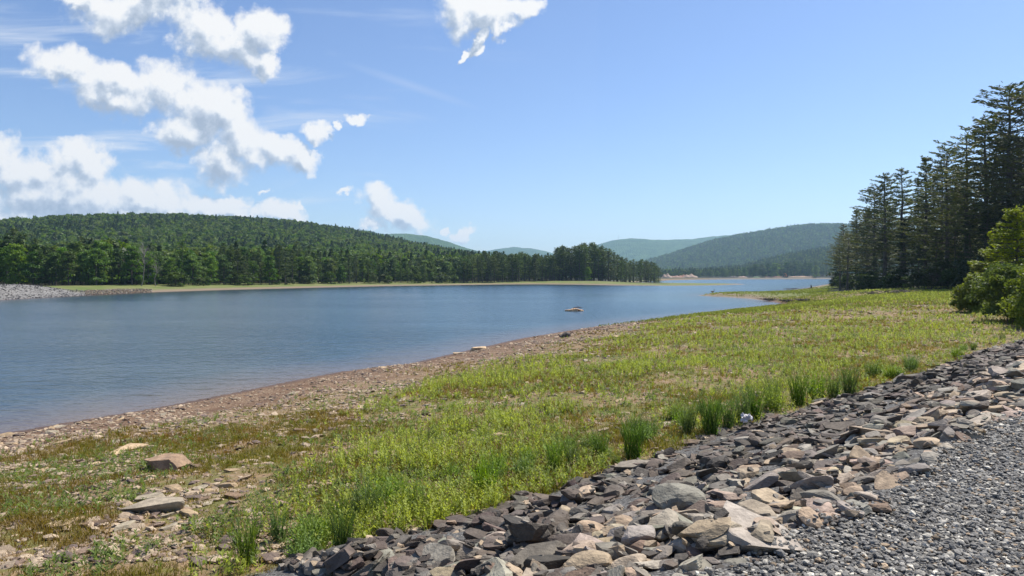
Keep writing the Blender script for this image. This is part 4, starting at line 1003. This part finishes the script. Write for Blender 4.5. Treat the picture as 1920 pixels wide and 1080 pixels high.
def stems(x, y, z, h, w, col, nl):
    """upright leafy stems: pairs of small leaves up a stalk"""
    n = len(x); xs, ys, zs, hs, ws = [np.repeat(q, nl) for q in (x, y, z, h, w)]; lv = np.tile(np.arange(nl), n)
    f = (lv+1)/nl; a = rs.uniform(0, 2*PI, n*nl); ln = ws*(1.25-.75*f)*rs.uniform(.7, 1.3, n*nl)
    tx = np.repeat(rs.normal(size=n)*.10, nl)*hs*f; ty = np.repeat(rs.normal(size=n)*.10, nl)*hs*f
    p = np.stack([xs+tx, ys+ty, zs+hs*f*.9], 1); d = np.stack([np.cos(a), np.sin(a), rs.uniform(.2, 1.1, n*nl)], 1); sd = np.stack([-np.sin(a), np.cos(a), 0*a], 1)
    V = np.stack([p, p+d*ln[:, None]*.5+sd*ln[:, None]*.22, p+d*ln[:, None], p+d*ln[:, None]*.5-sd*ln[:, None]*.22], 1)
    c = np.repeat(col, nl, axis=0)*rs.uniform(.8, 1.25, n*nl)[:, None]
    return V.reshape(-1, 3), np.arange(4*n*nl).reshape(-1, 4), np.repeat(c, 4, axis=0)
class Veg:
    def __init__(s): s.V = []; s.Q = []; s.T = []; s.C = []; s.n = 0
    def add(s, V, Q, T, C):
        s.V.append(V); s.Q.append(Q+s.n); s.C.append(C); s.n += len(V)
        if T is not None: s.T.append(T+s.n-len(V))
    def obj(s, name, lb, cat):
        fs = [np.concatenate(s.Q)]+([np.concatenate(s.T)] if s.T else [])
        return tag(link(name, mk_mesh(name, np.concatenate(s.V), fs, [M_GRASS], np.concatenate(s.C))), lb, cat, None, 'stuff')
def field(n, y0, y1, p, wide=.80):
    y = y0*(y1/y0)**(rs.rand(n)**p); x = rs.uniform(-wide, wide, n)*y; ds = sdist(x, y); s, t = st_of(x, y); ft = foot_t(s)
    k = (ds > .3) & (t < ft+.12*rs.rand(n)); x, y, ds, t, ft = x[k], y[k], ds[k], t[k], ft[k]
    return x, y, ds, ft-t
mixc = lambda a, b, t: np.array(a)+(np.array(b)-np.array(a))*t[:, None]
# low olive grass
G1 = Veg()
x, y, ds, df = field(150000, 5.2, 75, 1.0)
nz = fbm(x*.45, y*.45, 81); nz2 = fbm(x*1.7, y*1.7, 82)
w = ss(ds+3*(nz-.5), 4.0, 9.0)*(.12+.72*ss(nz*.5+nz2*.5, .42, .60))
k = rs.rand(len(x)) < w*.9; x, y, ds, nz, nz2 = x[k], y[k], ds[k], nz[k], nz2[k]; z = height(x, y, ds)
col = mixc((.175, .130, .042), (.150, .150, .032), ss(nz2, .35, .65)); dry = rs.rand(len(x)) < .16; col[dry] = np.array([.30, .245, .13])
red = (fbm(x*.6, y*.6, 83) > .66); col[red] = col[red]*np.array([1.0, .88, .8])
G1.add(*blades(x, y, z, (.055+.07*ss(nz, .4, .7))*(1+.4*ss(y, 20, 60)), .0045+y*.00042, .7, col, 6, .07))
G1.obj('low_grass', 'thin low olive and dry grass spread over the meadow', 'grass')
# bright yellow green meadow plants
G2 = Veg()
x, y, ds, df = field(120000, 6.0, 130, 0.95)
nz = fbm(x*.22+3, y*.22, 91); nz2 = fbm(x*.9, y*.9, 92)
u = x/y
zone = ss(ds+4*(nz-.5), 6.0, 11)*ss(u+.5*(nz-.5)+.10*ss(y, 12, 30), -.26, .04)
belt = .8*(1-ss(df, .4, 2.0))*ss(u, -.55, -.2)
w = np.maximum(zone*(.10+.66*ss(nz*.62+nz2*.38, .43, .58)), belt*(.06+.60*ss(nz2, .40, .62)))
w = w*(1-.55*ss(u, .25, .5)*(1-ss(df, 1.5, 3.0)))
k = rs.rand(len(x)) < w; x, y, ds, nz, nz2 = x[k], y[k], ds[k], nz[k], nz2[k]; z = height(x, y, ds)
col = mixc((.180, .225, .014), (.345, .370, .020), ss(nz2+rs.normal(size=len(x))*.1, .3, .7))
dk_ = rs.rand(len(x)) < .22; col[dk_] = col[dk_]*np.array([.55, .62, .9]); rd_ = rs.rand(len(x)) < .10; col[rd_] = np.array([.20, .13, .05])
hh = (.10+.16*ss(nz2, .35, .65))*rs.uniform(.7, 1.2, len(x))*(1+.15*ss(y, 25, 80))
G2.add(*[q for q in (lambda r: (r[0], r[1], None, r[2]))(stems(x, y, z, hh, .045+y*.0011, col, 9))])
G2.add(*blades(x, y, z, hh, .004+y*.00035, .25, col*.8, 3, .05))
G2.obj('meadow_plants', 'bright yellow green leafy plants standing over the meadow', 'plants')
# scattered low weeds between stones
G4 = Veg()
x, y, ds, df = field(90000, 55, 270, 0.9)
nz = fbm(x*.12+3, y*.12, 97); k = (x > 0) & (ds > .5) & (rs.rand(len(x)) < (.25+.75*ss(nz, .35, .55))*ss(ds, .3, 2.2)) & (forest_mask(x, y, ds) < .6)
x, y, ds, nz = x[k], y[k], ds[k], nz[k]; z = height(x, y, ds)
G4.add(*blades(x, y, z, .16+.14*nz, .02+y*.0005, .35, mixc((.130, .150, .022), (.215, .235, .030), ss(nz+rs.normal(size=len(x))*.12, .3, .7)), 5, .35))
G4.obj('far_meadow_grass', 'yellow green grass of the distant meadow and the low spit', 'grass')
G3 = Veg()
x, y, ds, df = field(26000, 5.2, 45, 1.0); nz = fbm(x*.8, y*.8, 95); k = rs.rand(len(x)) < ss(ds, 3, 7)*ss(nz, .46, .62); x, y, ds = x[k], y[k], ds[k]; z = height(x, y, ds)
col = mixc((.075, .120, .020), (.150, .215, .030), rs.rand(len(x)))
r = stems(x, y, z, rs.uniform(.05, .16, len(x)), .04+y*.0008, col, 8); G3.add(r[0], r[1], None, r[2])
G3.obj('low_weeds', 'small leafy weeds between the stones of the meadow', 'weeds')
# tall dark grass clumps along the foot of the rock slope: each one a thing
def clump(seed, h, r, nb, c1, c2, leafy=0.3):
    v = Veg(); g0 = np.zeros(1); st0 = rs.get_state()
    V, Q, T, C = blades(g0, g0, g0, np.array([h]), np.array([.009]), .45, np.array([c1]), nb, r*.45)
    C = mixc(c1, c2, np.repeat(rs.rand(len(C)//5), 5)); v.add(V, Q, T, C)
    m = int(nb*leafy); a = rs.uniform(0, 2*PI, m); q = r*.6*np.sqrt(rs.rand(m))
    if m:
        V, Q, C = stems(q*np.cos(a), q*np.sin(a), np.zeros(m), h*rs.uniform(.4, .9, m), np.full(m, .07), np.tile(np.array(c2)*1.2, (m, 1)), 10); v.add(V, Q, None, C)
    return mk_mesh('grass_clump', np.concatenate(v.V), [np.concatenate(v.Q)]+([np.concatenate(v.T)] if v.T else []), [M_GRASS], np.concatenate(v.C))
CL = [clump(1, .75, .30, 150, (.034, .064, .014), (.085, .140, .024), .05), clump(2, .7, .30, 120, (.042, .080, .016), (.105, .165, .028), .15), clump(3, .6, .36, 80, (.080, .130, .018), (.160, .230, .030), .5)]
GC = 'tall grass clumps along the foot of the rock slope'
used = 0
for px, py, hp, kd, lb in [
 (642,1036,95,0,'tall dark green grass clump at the bottom left end of the rock slope'),
 (462,1062,92,1,'dark spiky grass clump nearest the bottom edge of the photo, left of the rock slope'),
 (522,1018,70,1,'lighter grass clump between the two dark clumps at the bottom left'),
 (785,958,62,2,'leafy green clump behind the left end of the rock slope'),
 (720,985,48,2,'small leafy clump right of the tall dark grass clump'),
 (905,926,70,2,'bushy green plant clump at the grass edge below the meadow centre'),
 (1040,890,60,1,'grass clump left of the pair at the middle of the slope foot'),
 (1075,880,60,1,'slender grass clump second from the middle of the slope foot'),
 (1125,862,62,1,'upright bluish grass clump at the middle of the slope foot'),
 (1186,862,82,0,'dark bushy grass clump standing alone before the middle of the rock slope'),
 (1290,812,62,1,'upright dark grass clump left of the darkest clump'),
 (1332,818,80,0,'darkest dense grass clump at the foot of the slope right of centre'),
 (1364,800,60,1,'grass clump just right of the darkest clump'),
 (1392,793,68,1,'green grass clump above the white scrap on the stones'),
 (1414,786,68,0,'tall narrow grass clump behind the white scrap'),
 (1450,770,58,2,'leafy bright clump between tall grass clumps on the right'),
 (1497,760,66,0,'dark grass clump on the right, left of the leafy pair'),
 (1530,748,58,2,'leafy yellow green clump second from the right end of the row'),
 (1563,748,52,1,'thin dark grass clump near the right end of the row'),
 (1594,742,60,0,'last dark grass clump at the right end of the row')]:
    x_, y_, z_ = hit(px, py); h = 1.15*hp/F*y_
    me = CL[kd]; hh0 = (.75, .7, .6)[kd]; k_ = h/hh0*1.0
    o = link('grass_clump', me, None, (x_, y_, z_)); o.rotation_euler = (0, 0, R_.uniform(0, 6.28)); kw = min(k_*.85, 1.25); o.scale = (kw, kw, k_)
    tag(o, lb, 'grass clump', GC)
for i in range(48):
    px = R_.uniform(560, 1900); x_, y_, z_ = hit(px, float(interp(px, [(560,1068),(700,985),(960,905),(1180,850),(1290,805),(1600,735),(1760,690),(1900,635)]))-R_.uniform(4, 42)*float(interp(px, [(560,1.3),(1900,.3)])))
    k_ = R_.uniform(.35, .75); kd = R_.choice([1, 2, 2]); o = link('grass_clump', CL[kd], None, (x_, y_, z_)); o.rotation_euler = (0, 0, R_.uniform(0, 6.28)); o.scale = (k_*1.3, k_*1.3, k_)
    side = 'left half' if px < 1100 else 'right half'
    tag(o, 'small green grass clump among the taller ones, %s of the slope foot' % side, 'grass clump', 'small grass clumps, '+side)
def flecks(px, py): return hit(px, py)

# ------------------------------------------------------------------ small things
def chunk(b, p, L, tone, flat=.5, ang_=True, sub=2):
    V, Fq = stone(rs, (L, L*.7, L*flat), ang_, sub); b.add(V@rotm(rs.uniform(0, 6), .15, .1).T+np.array(p), Fq, tone)
# white scrap on the stones
x_, y_, z_ = hit(1401, 812); b = Buf()
for k in range(9):
    V, Fq = ico(2); V = V*np.array([.05, .03, .022])*(1+.5*rs.uniform(-1, 1, (len(V), 1))); b.add(V@rotm(rs.uniform(0, 6), rs.uniform(-1, 1), rs.uniform(-1, 1)).T+np.array([rs.uniform(-.08, .08), rs.uniform(-.05, .05), .10+rs.uniform(0, .10)]), Fq, np.array([.72, .68, .68])*rs.uniform(.7, 1.05))
tag(link('paper_scrap', b.mesh('paper_scrap', M_PAINT), None, (x_, y_, z_+.08)), 'crumpled whitish scrap caught on the dark stones right of the tallest grass clumps', 'litter')
# stump and dark lumps by the shore
x_, y_, z_ = hit(1062, 632); b = Buf(); b.tube([(-.35, 0, .02), (0, .05, .22), (.22, 0, .20)], [.16, .22, .14], 8); b.tube([(.1, 0, .15), (.45, .1, .12), (.62, .1, .2)], [.08, .05, .02], 6); b.tube([(-.3, 0, .12), (-.5, -.1, .28)], [.06, .02], 5)
tag(link('tree_stump', b.mesh('tree_stump', M_BARK, True), None, (x_, y_, z_-.10)), 'dark weathered stump lying at the grass edge by the middle of the shore', 'stump')
x_, y_, z_ = hit(1521, 541); b = Buf(); b.tube([(0, 0, -.1), (.05, 0, .7), (-.1, 0, 1.2)], [.32, .24, .12], 8); b.tube([(-.2, 0, .1), (-.9, .1, .05)], [.16, .05], 6); b.tube([(.2, 0, .1), (.8, -.1, .02)], [.14, .05], 6)
tag(link('tree_stump', b.mesh('tree_stump', M_BARK, True), None, (x_, y_, z_)), 'dark upright stump on the grassy shore left of the right wood', 'stump')
# goose standing on the tip of the spit
x_, y_ = gp(1338, 553.5, 0.0); V0, Fq = ico(2); b = Buf(); dk, br, wh = (.05, .042, .036), (.16, .125, .09), (.5, .48, .44)
body = V0*np.array([.36, .16, .17]); body[:, 2] += .06*np.maximum(body[:, 0], 0)+.10*np.maximum(-body[:, 0]-.2, 0); b.add(body+np.array([0, 0, .48]), Fq, br)
b.tube([(.26, 0, .52), (.36, 0, .68), (.35, 0, .86), (.38, 0, .96)], [.085, .05, .04, .045], 8, dk); b.add(V0*np.array([.085, .05, .05])+np.array([.41, 0, .985]), Fq, dk); b.tube([(.47, 0, .98), (.56, 0, .965)], [.024, .010], 6, dk)
b.add(V0*np.array([.03, .052, .03])+np.array([.40, 0, .96]), Fq, wh); b.tube([(-.30, 0, .50), (-.48, 0, .56)], [.08, .02], 6, dk)
for q in (-1, 1): b.tube([(.02, .07*q, .36), (.0, .07*q, .18), (.02, .07*q, 0)], [.028, .014, .012], 6, dk); b.box((.07, .07*q, .012), (.12, .08, .02), 0, dk)
tag(link('goose', b.mesh('goose', M_PAINT, True), None, (x_, y_+.8, max(.06, float(height(x_, y_+.8))))), 'small dark goose standing upright on the tip of the grassy spit', 'goose')
# driftwood and rocks before the right wood
for px, py, wp, lb in [(1580,540,34,'pale weathered log pile on the grass before the left end of the right wood'),(1562,543,22,'smaller pale log just left of the weathered log pile')]:
    x_, y_, z_ = hit(px, py); L = wp/F*y_; o = empty('driftwood_pile' if wp > 30 else 'driftwood_log', (x_, y_, z_)); tag(o, lb, 'driftwood')
    for k in range(4 if wp > 30 else 1):
        b = Buf(); p = np.array([rs.uniform(-.3, .1)*L, rs.uniform(-.6, .6), .18+.12*k]); d = np.array([L*rs.uniform(.5, .8), rs.uniform(-.8, .8), rs.uniform(0, .35)])
        b.tube([p, p+d*.5+(0, 0, .08), p+d], [.2, .17, .09], 7); b.tube([p+d*.6, p+d*.6+(.3, .3, .5)], [.07, .03], 5); link('log', b.mesh('log', M_PALEBARK, True), o)
for px, py, w_, lb in [(1645,553,46,'long heap of dark dead brush on the grass before the right wood'),(1690,551,60,'dark scattered brush on the grass right of the long heap'),(1475,567,16,'dark drift sticks at the head of the small inlet'),(1505,565.5,20,'dark drift sticks right of the inlet head'),(1440,564,14,'small dark drift bits on the inner side of the spit'),(1487,542.5,30,'dark rocks and sticks lying along the outer shore of the spit')]:
    x_, y_, z_ = hit(px, py) if py != 542.5 else (*gp(px, py, .1), .05); W_ = w_/F*y_; b = Buf()
    for k in range(40):
        p = np.array([rs.normal()*W_*.30, rs.normal()*.7, .06+rs.uniform(0, .22)]); a_ = rs.uniform(0, 2*PI); L = rs.uniform(.4, 1.3)
        b.tube([p, p+np.array([math.cos(a_)*L*.5, math.sin(a_)*L*.5, rs.uniform(0, .25)]), p+np.array([math.cos(a_)*L, math.sin(a_)*L, rs.uniform(-.05, .3)])], [.05, .04, .015], 5)
    tag(link('brush_heap', b.mesh('brush_heap', M_BARK), None, (x_, y_, z_)), lb, 'brush heap')
# stones in the dam's far arm: a run of riprap round the green point
b = Buf()
for k in range(3500):
    px = rs.uniform(160, 285); dd = rs.uniform(148, 196); x_ = (px-960)/F*dd; d_ = float(sdist(x_, dd)[0])
    if not (0.1 < d_ < 9): continue
    chunk(b, (x_, dd, float(height(x_, dd))+.1), rs.uniform(.18, .5), np.array(TONES[str(rs.choice(['tan', 'mid grey', 'brown', 'light grey', 'dark grey']))])*rs.uniform(.8, 1.1), .6, True, 1)
tag(link('bank_stones', b.mesh('bank_stones', M_ROCK)), 'mixed brown and grey stones banked round the green point at the far left shore', 'stones', None, 'stuff')
b = Buf()
for k in range(6500):
    x_ = rs.uniform(-125, -78); dd = rs.uniform(95, 175); d_ = float(sdist(x_, dd)[0])
    if not (0.05 < d_ < 13): continue
    chunk(b, (x_, dd, float(height(x_, dd))+.05), rs.uniform(.16, .42), (np.array([.20, .19, .175]) if d_ > 3 else np.array([.17, .165, .16]))*rs.uniform(.55, 1.2), .5, True, 1)
tag(link('bank_rubble', b.mesh('bank_rubble', M_ROCK)), 'pale grey rubble facing the long bank at the left edge across the water', 'stones', None, 'stuff')

# lodge and shed among the far trees
def house(px, dd, w, dp, hw, hr, lb, name):
    x_ = (px-960)/F*dd; z_ = float(height(x_, dd)); o = empty(name, (x_, dd, z_)); tag(o, lb, 'house' if name == 'lodge' else 'shed')
    b = Buf(); b.box((0, 0, hw/2), (w, dp, hw), 0, (.10, .075, .06)); wl = link('wall', b.mesh('wall', M_PAINT), o)
    b = Buf(); e_ = .7
    V = np.array([(-w/2-e_, -dp/2-e_, hw-.1), (w/2+e_, -dp/2-e_, hw-.1), (w/2+e_, dp/2+e_, hw-.1), (-w/2-e_, dp/2+e_, hw-.1), (-w/2-e_, 0, hw+hr), (w/2+e_, 0, hw+hr)])
    b.add(V, [(0, 1, 5, 4), (2, 3, 4, 5), (0, 3, 2, 1)], (.26, .27, .30)); b.add(V, [(0, 4, 3), (1, 2, 5)], (.12, .10, .09)); rf = link('roof', b.mesh('roof', M_PAINT), o)
    if name == 'lodge': b = Buf(); b.box((w*.25, 1.0, hw+hr*.9), (.9, .9, hr*1.1), 0, (.25, .18, .15)); link('chimney', b.mesh('chimney', M_PAINT), rf)
    for q in ((-.3, 0, .3) if name == 'lodge' else (.25,)):
        b = Buf(); b.box((q*w, -dp/2-.04, hw*.55), (1.3, .10, 1.3), 0, (.5, .5, .48)); wd = link('window', b.mesh('window', M_PAINT), o)
        b = Buf(); b.box((q*w, -dp/2-.10, hw*.55), (1.05, .05, 1.05), 0, (.03, .035, .04)); link('pane', b.mesh('pane', M_PAINT), wd)
    b = Buf(); b.box((-w*.12, -dp/2-.04, 1.05), (1.0, .10, 2.1), 0, (.20, .14, .10)); link('door', b.mesh('door', M_PAINT), o)
house(270, 236, 9, 7, 2.8, 4.2, 'dark lodge with a steep grey roof under the trees behind the bare tree', 'lodge')
house(226, 240, 11, 6, 2.2, 1.7, 'long low shed with a grey roof left of the lodge', 'shed')

# earthworks on the distant shore
def pile(px, dd, w, h, tone, lb):
    x_ = (px-960)/F*dd; b = Buf(); V0, Fq = ico(4); V = V0.copy(); V = V[:, :]*np.array([w/2, w/2.6, h]); q = np.hypot(V0[:, 0], V0[:, 1])
    V[:, 2] = np.where(V0[:, 2] > 0, h*.48*(1-q*q)**1.0*(1+.25*np.sin(V0[:, 0]*9)+.2*np.cos(V0[:, 1]*7)), -1.0); b.add(V, Fq, tone)
    tag(link('earth_heap', b.mesh('earth_heap', M_DIRT, True), None, (x_, dd, float(height(x_, dd))-.2)), lb, 'earth heap', 'earth heaps on the distant shore')
pile(1250, 900, 15, 8.5, (.34, .26, .20), 'pale pinkish earth heap right after the end of the wooded point')
pile(1267, 940, 20, 4.5, (.30, .20, .15), 'low brown earth heap between the two pale heaps')
pile(1294, 960, 22, 8.0, (.34, .25, .19), 'broad pale pink earth heap right of the low brown one')
pile(1280, 985, 16, 6.5, (.30, .17, .12), 'reddish earth heap behind the broad pale heap')
pile(1375, 1030, 12, 4.2, (.12, .10, .09), 'dark heap on the distant shore before the dark trees')
pile(1392, 1034, 16, 3.2, (.35, .25, .2), 'low pinkish heap left of the green mound')
pile(1418, 1032, 12, 2.4, (.16, .22, .12), 'little green mound on the distant shore')
pile(1450, 1130, 30, 3.2, (.36, .20, .14), 'long reddish earth heap left of the excavator')
pile(1500, 1120, 46, 3.0, (.34, .24, .17), 'long low sandy heap right of the excavator')
def truck_excavator():
    dd = 1085; x_ = (1474-960)/F*dd; z_ = float(height(x_, dd)); o = empty('excavator', (x_, dd, z_), .15); o.scale = (1.1, 1.1, 1.1)
    tag(o, 'small orange excavator with its arm raised, working on the distant shore', 'excavator')
    og, dk = (.55, .20, .05), (.05, .05, .05)
    for q in (-1, 1):
        b = Buf(); b.box((0, q*1.2, .5), (4.2, .7, 1.0), 0, dk, .86); t_ = link('track', b.mesh('track', M_PAINT), o)
        b = Buf(); [b.tube([(w_, q*1.2-.38, .5), (w_, q*1.2+.38, .5)], [.36, .36], 10, (.2, .2, .2)) for w_ in (-1.5, -.5, .5, 1.5)]; link('wheel', b.mesh('wheel', M_PAINT), t_)
    b = Buf(); b.box((-.5, 0, 1.6), (3.8, 2.6, 1.1), 0, og, .94); b.box((-2.0, 0, 1.8), (1.0, 2.5, 1.4), 0, og, .9); link('body', b.mesh('body', M_PAINT), o)
    b = Buf(); b.box((.9, .7, 2.3), (1.5, 1.1, 1.8), 0, og, .88); cb = link('cab', b.mesh('cab', M_PAINT), o)
    b = Buf(); b.box((.95, .12, 2.5), (1.1, .05, 1.0), 0, dk); link('window', b.mesh('window', M_PAINT), cb)
    b = Buf(); b.tube([(.9, -.3, 1.9), (-.3, -.3, 4.6), (-2.6, -.3, 5.6)], [.3, .34, .22], 4, og); link('boom', b.mesh('boom', M_PAINT), o)
    b = Buf(); b.tube([(-2.3, -.3, 5.9), (-4.2, -.3, 4.0)], [.24, .16], 4, og); st_ = link('stick', b.mesh('stick', M_PAINT), o)
    b = Buf(); b.box((-4.5, -.3, 3.5), (1.0, 1.2, 1.0), 0, dk, .6); link('bucket', b.mesh('bucket', M_PAINT), st_)
truck_excavator()
# mast on the far blue mountain
zf, RR, Y0, dep = MTS['back right']; xm = (1160-960)/F*5590; b = Buf(); b.tube([(0, 0, -8), (0, 0, 22), (0, 0, 46)], [1.2, .9, .4], 5, (.5, .5, .52)); [b.box((0, 0, q), (3.4, .5, .5), 0, (.6, .6, .6)) for q in (16, 28, 38)]
tag(link('radio_mast', b.mesh('radio_mast', M_PAINT), None, (xm, 5590, float(zf(np.array([xm]), np.array([5590.]))[0]))), 'thin radio mast on the crest of the far blue mountain', 'mast')

# ------------------------------------------------------------------ haze
HAZE = 1.05e-4
if HAZE > 0:
    m = bpy.data.materials.new('haze'); m.use_nodes = True; T = NT(m.node_tree); m.node_tree.nodes.clear()
    vol = T.n('ShaderNodeVolumePrincipled', {'Color': (0.50, 0.76, 1.0, 1), 'Density': HAZE, 'Anisotropy': 0.25})
    T.n('ShaderNodeOutputMaterial', {'Volume': vol.outputs[0]})
    b = Buf(); b.box((0, 3200, 166), (13000, 8400, 352)); me = b.mesh('haze', m); me.materials.clear(); me.materials.append(m)
    o = link('haze', me); tag(o, kind='stuff', label='pale blue air haze filling the valley', cat='haze')
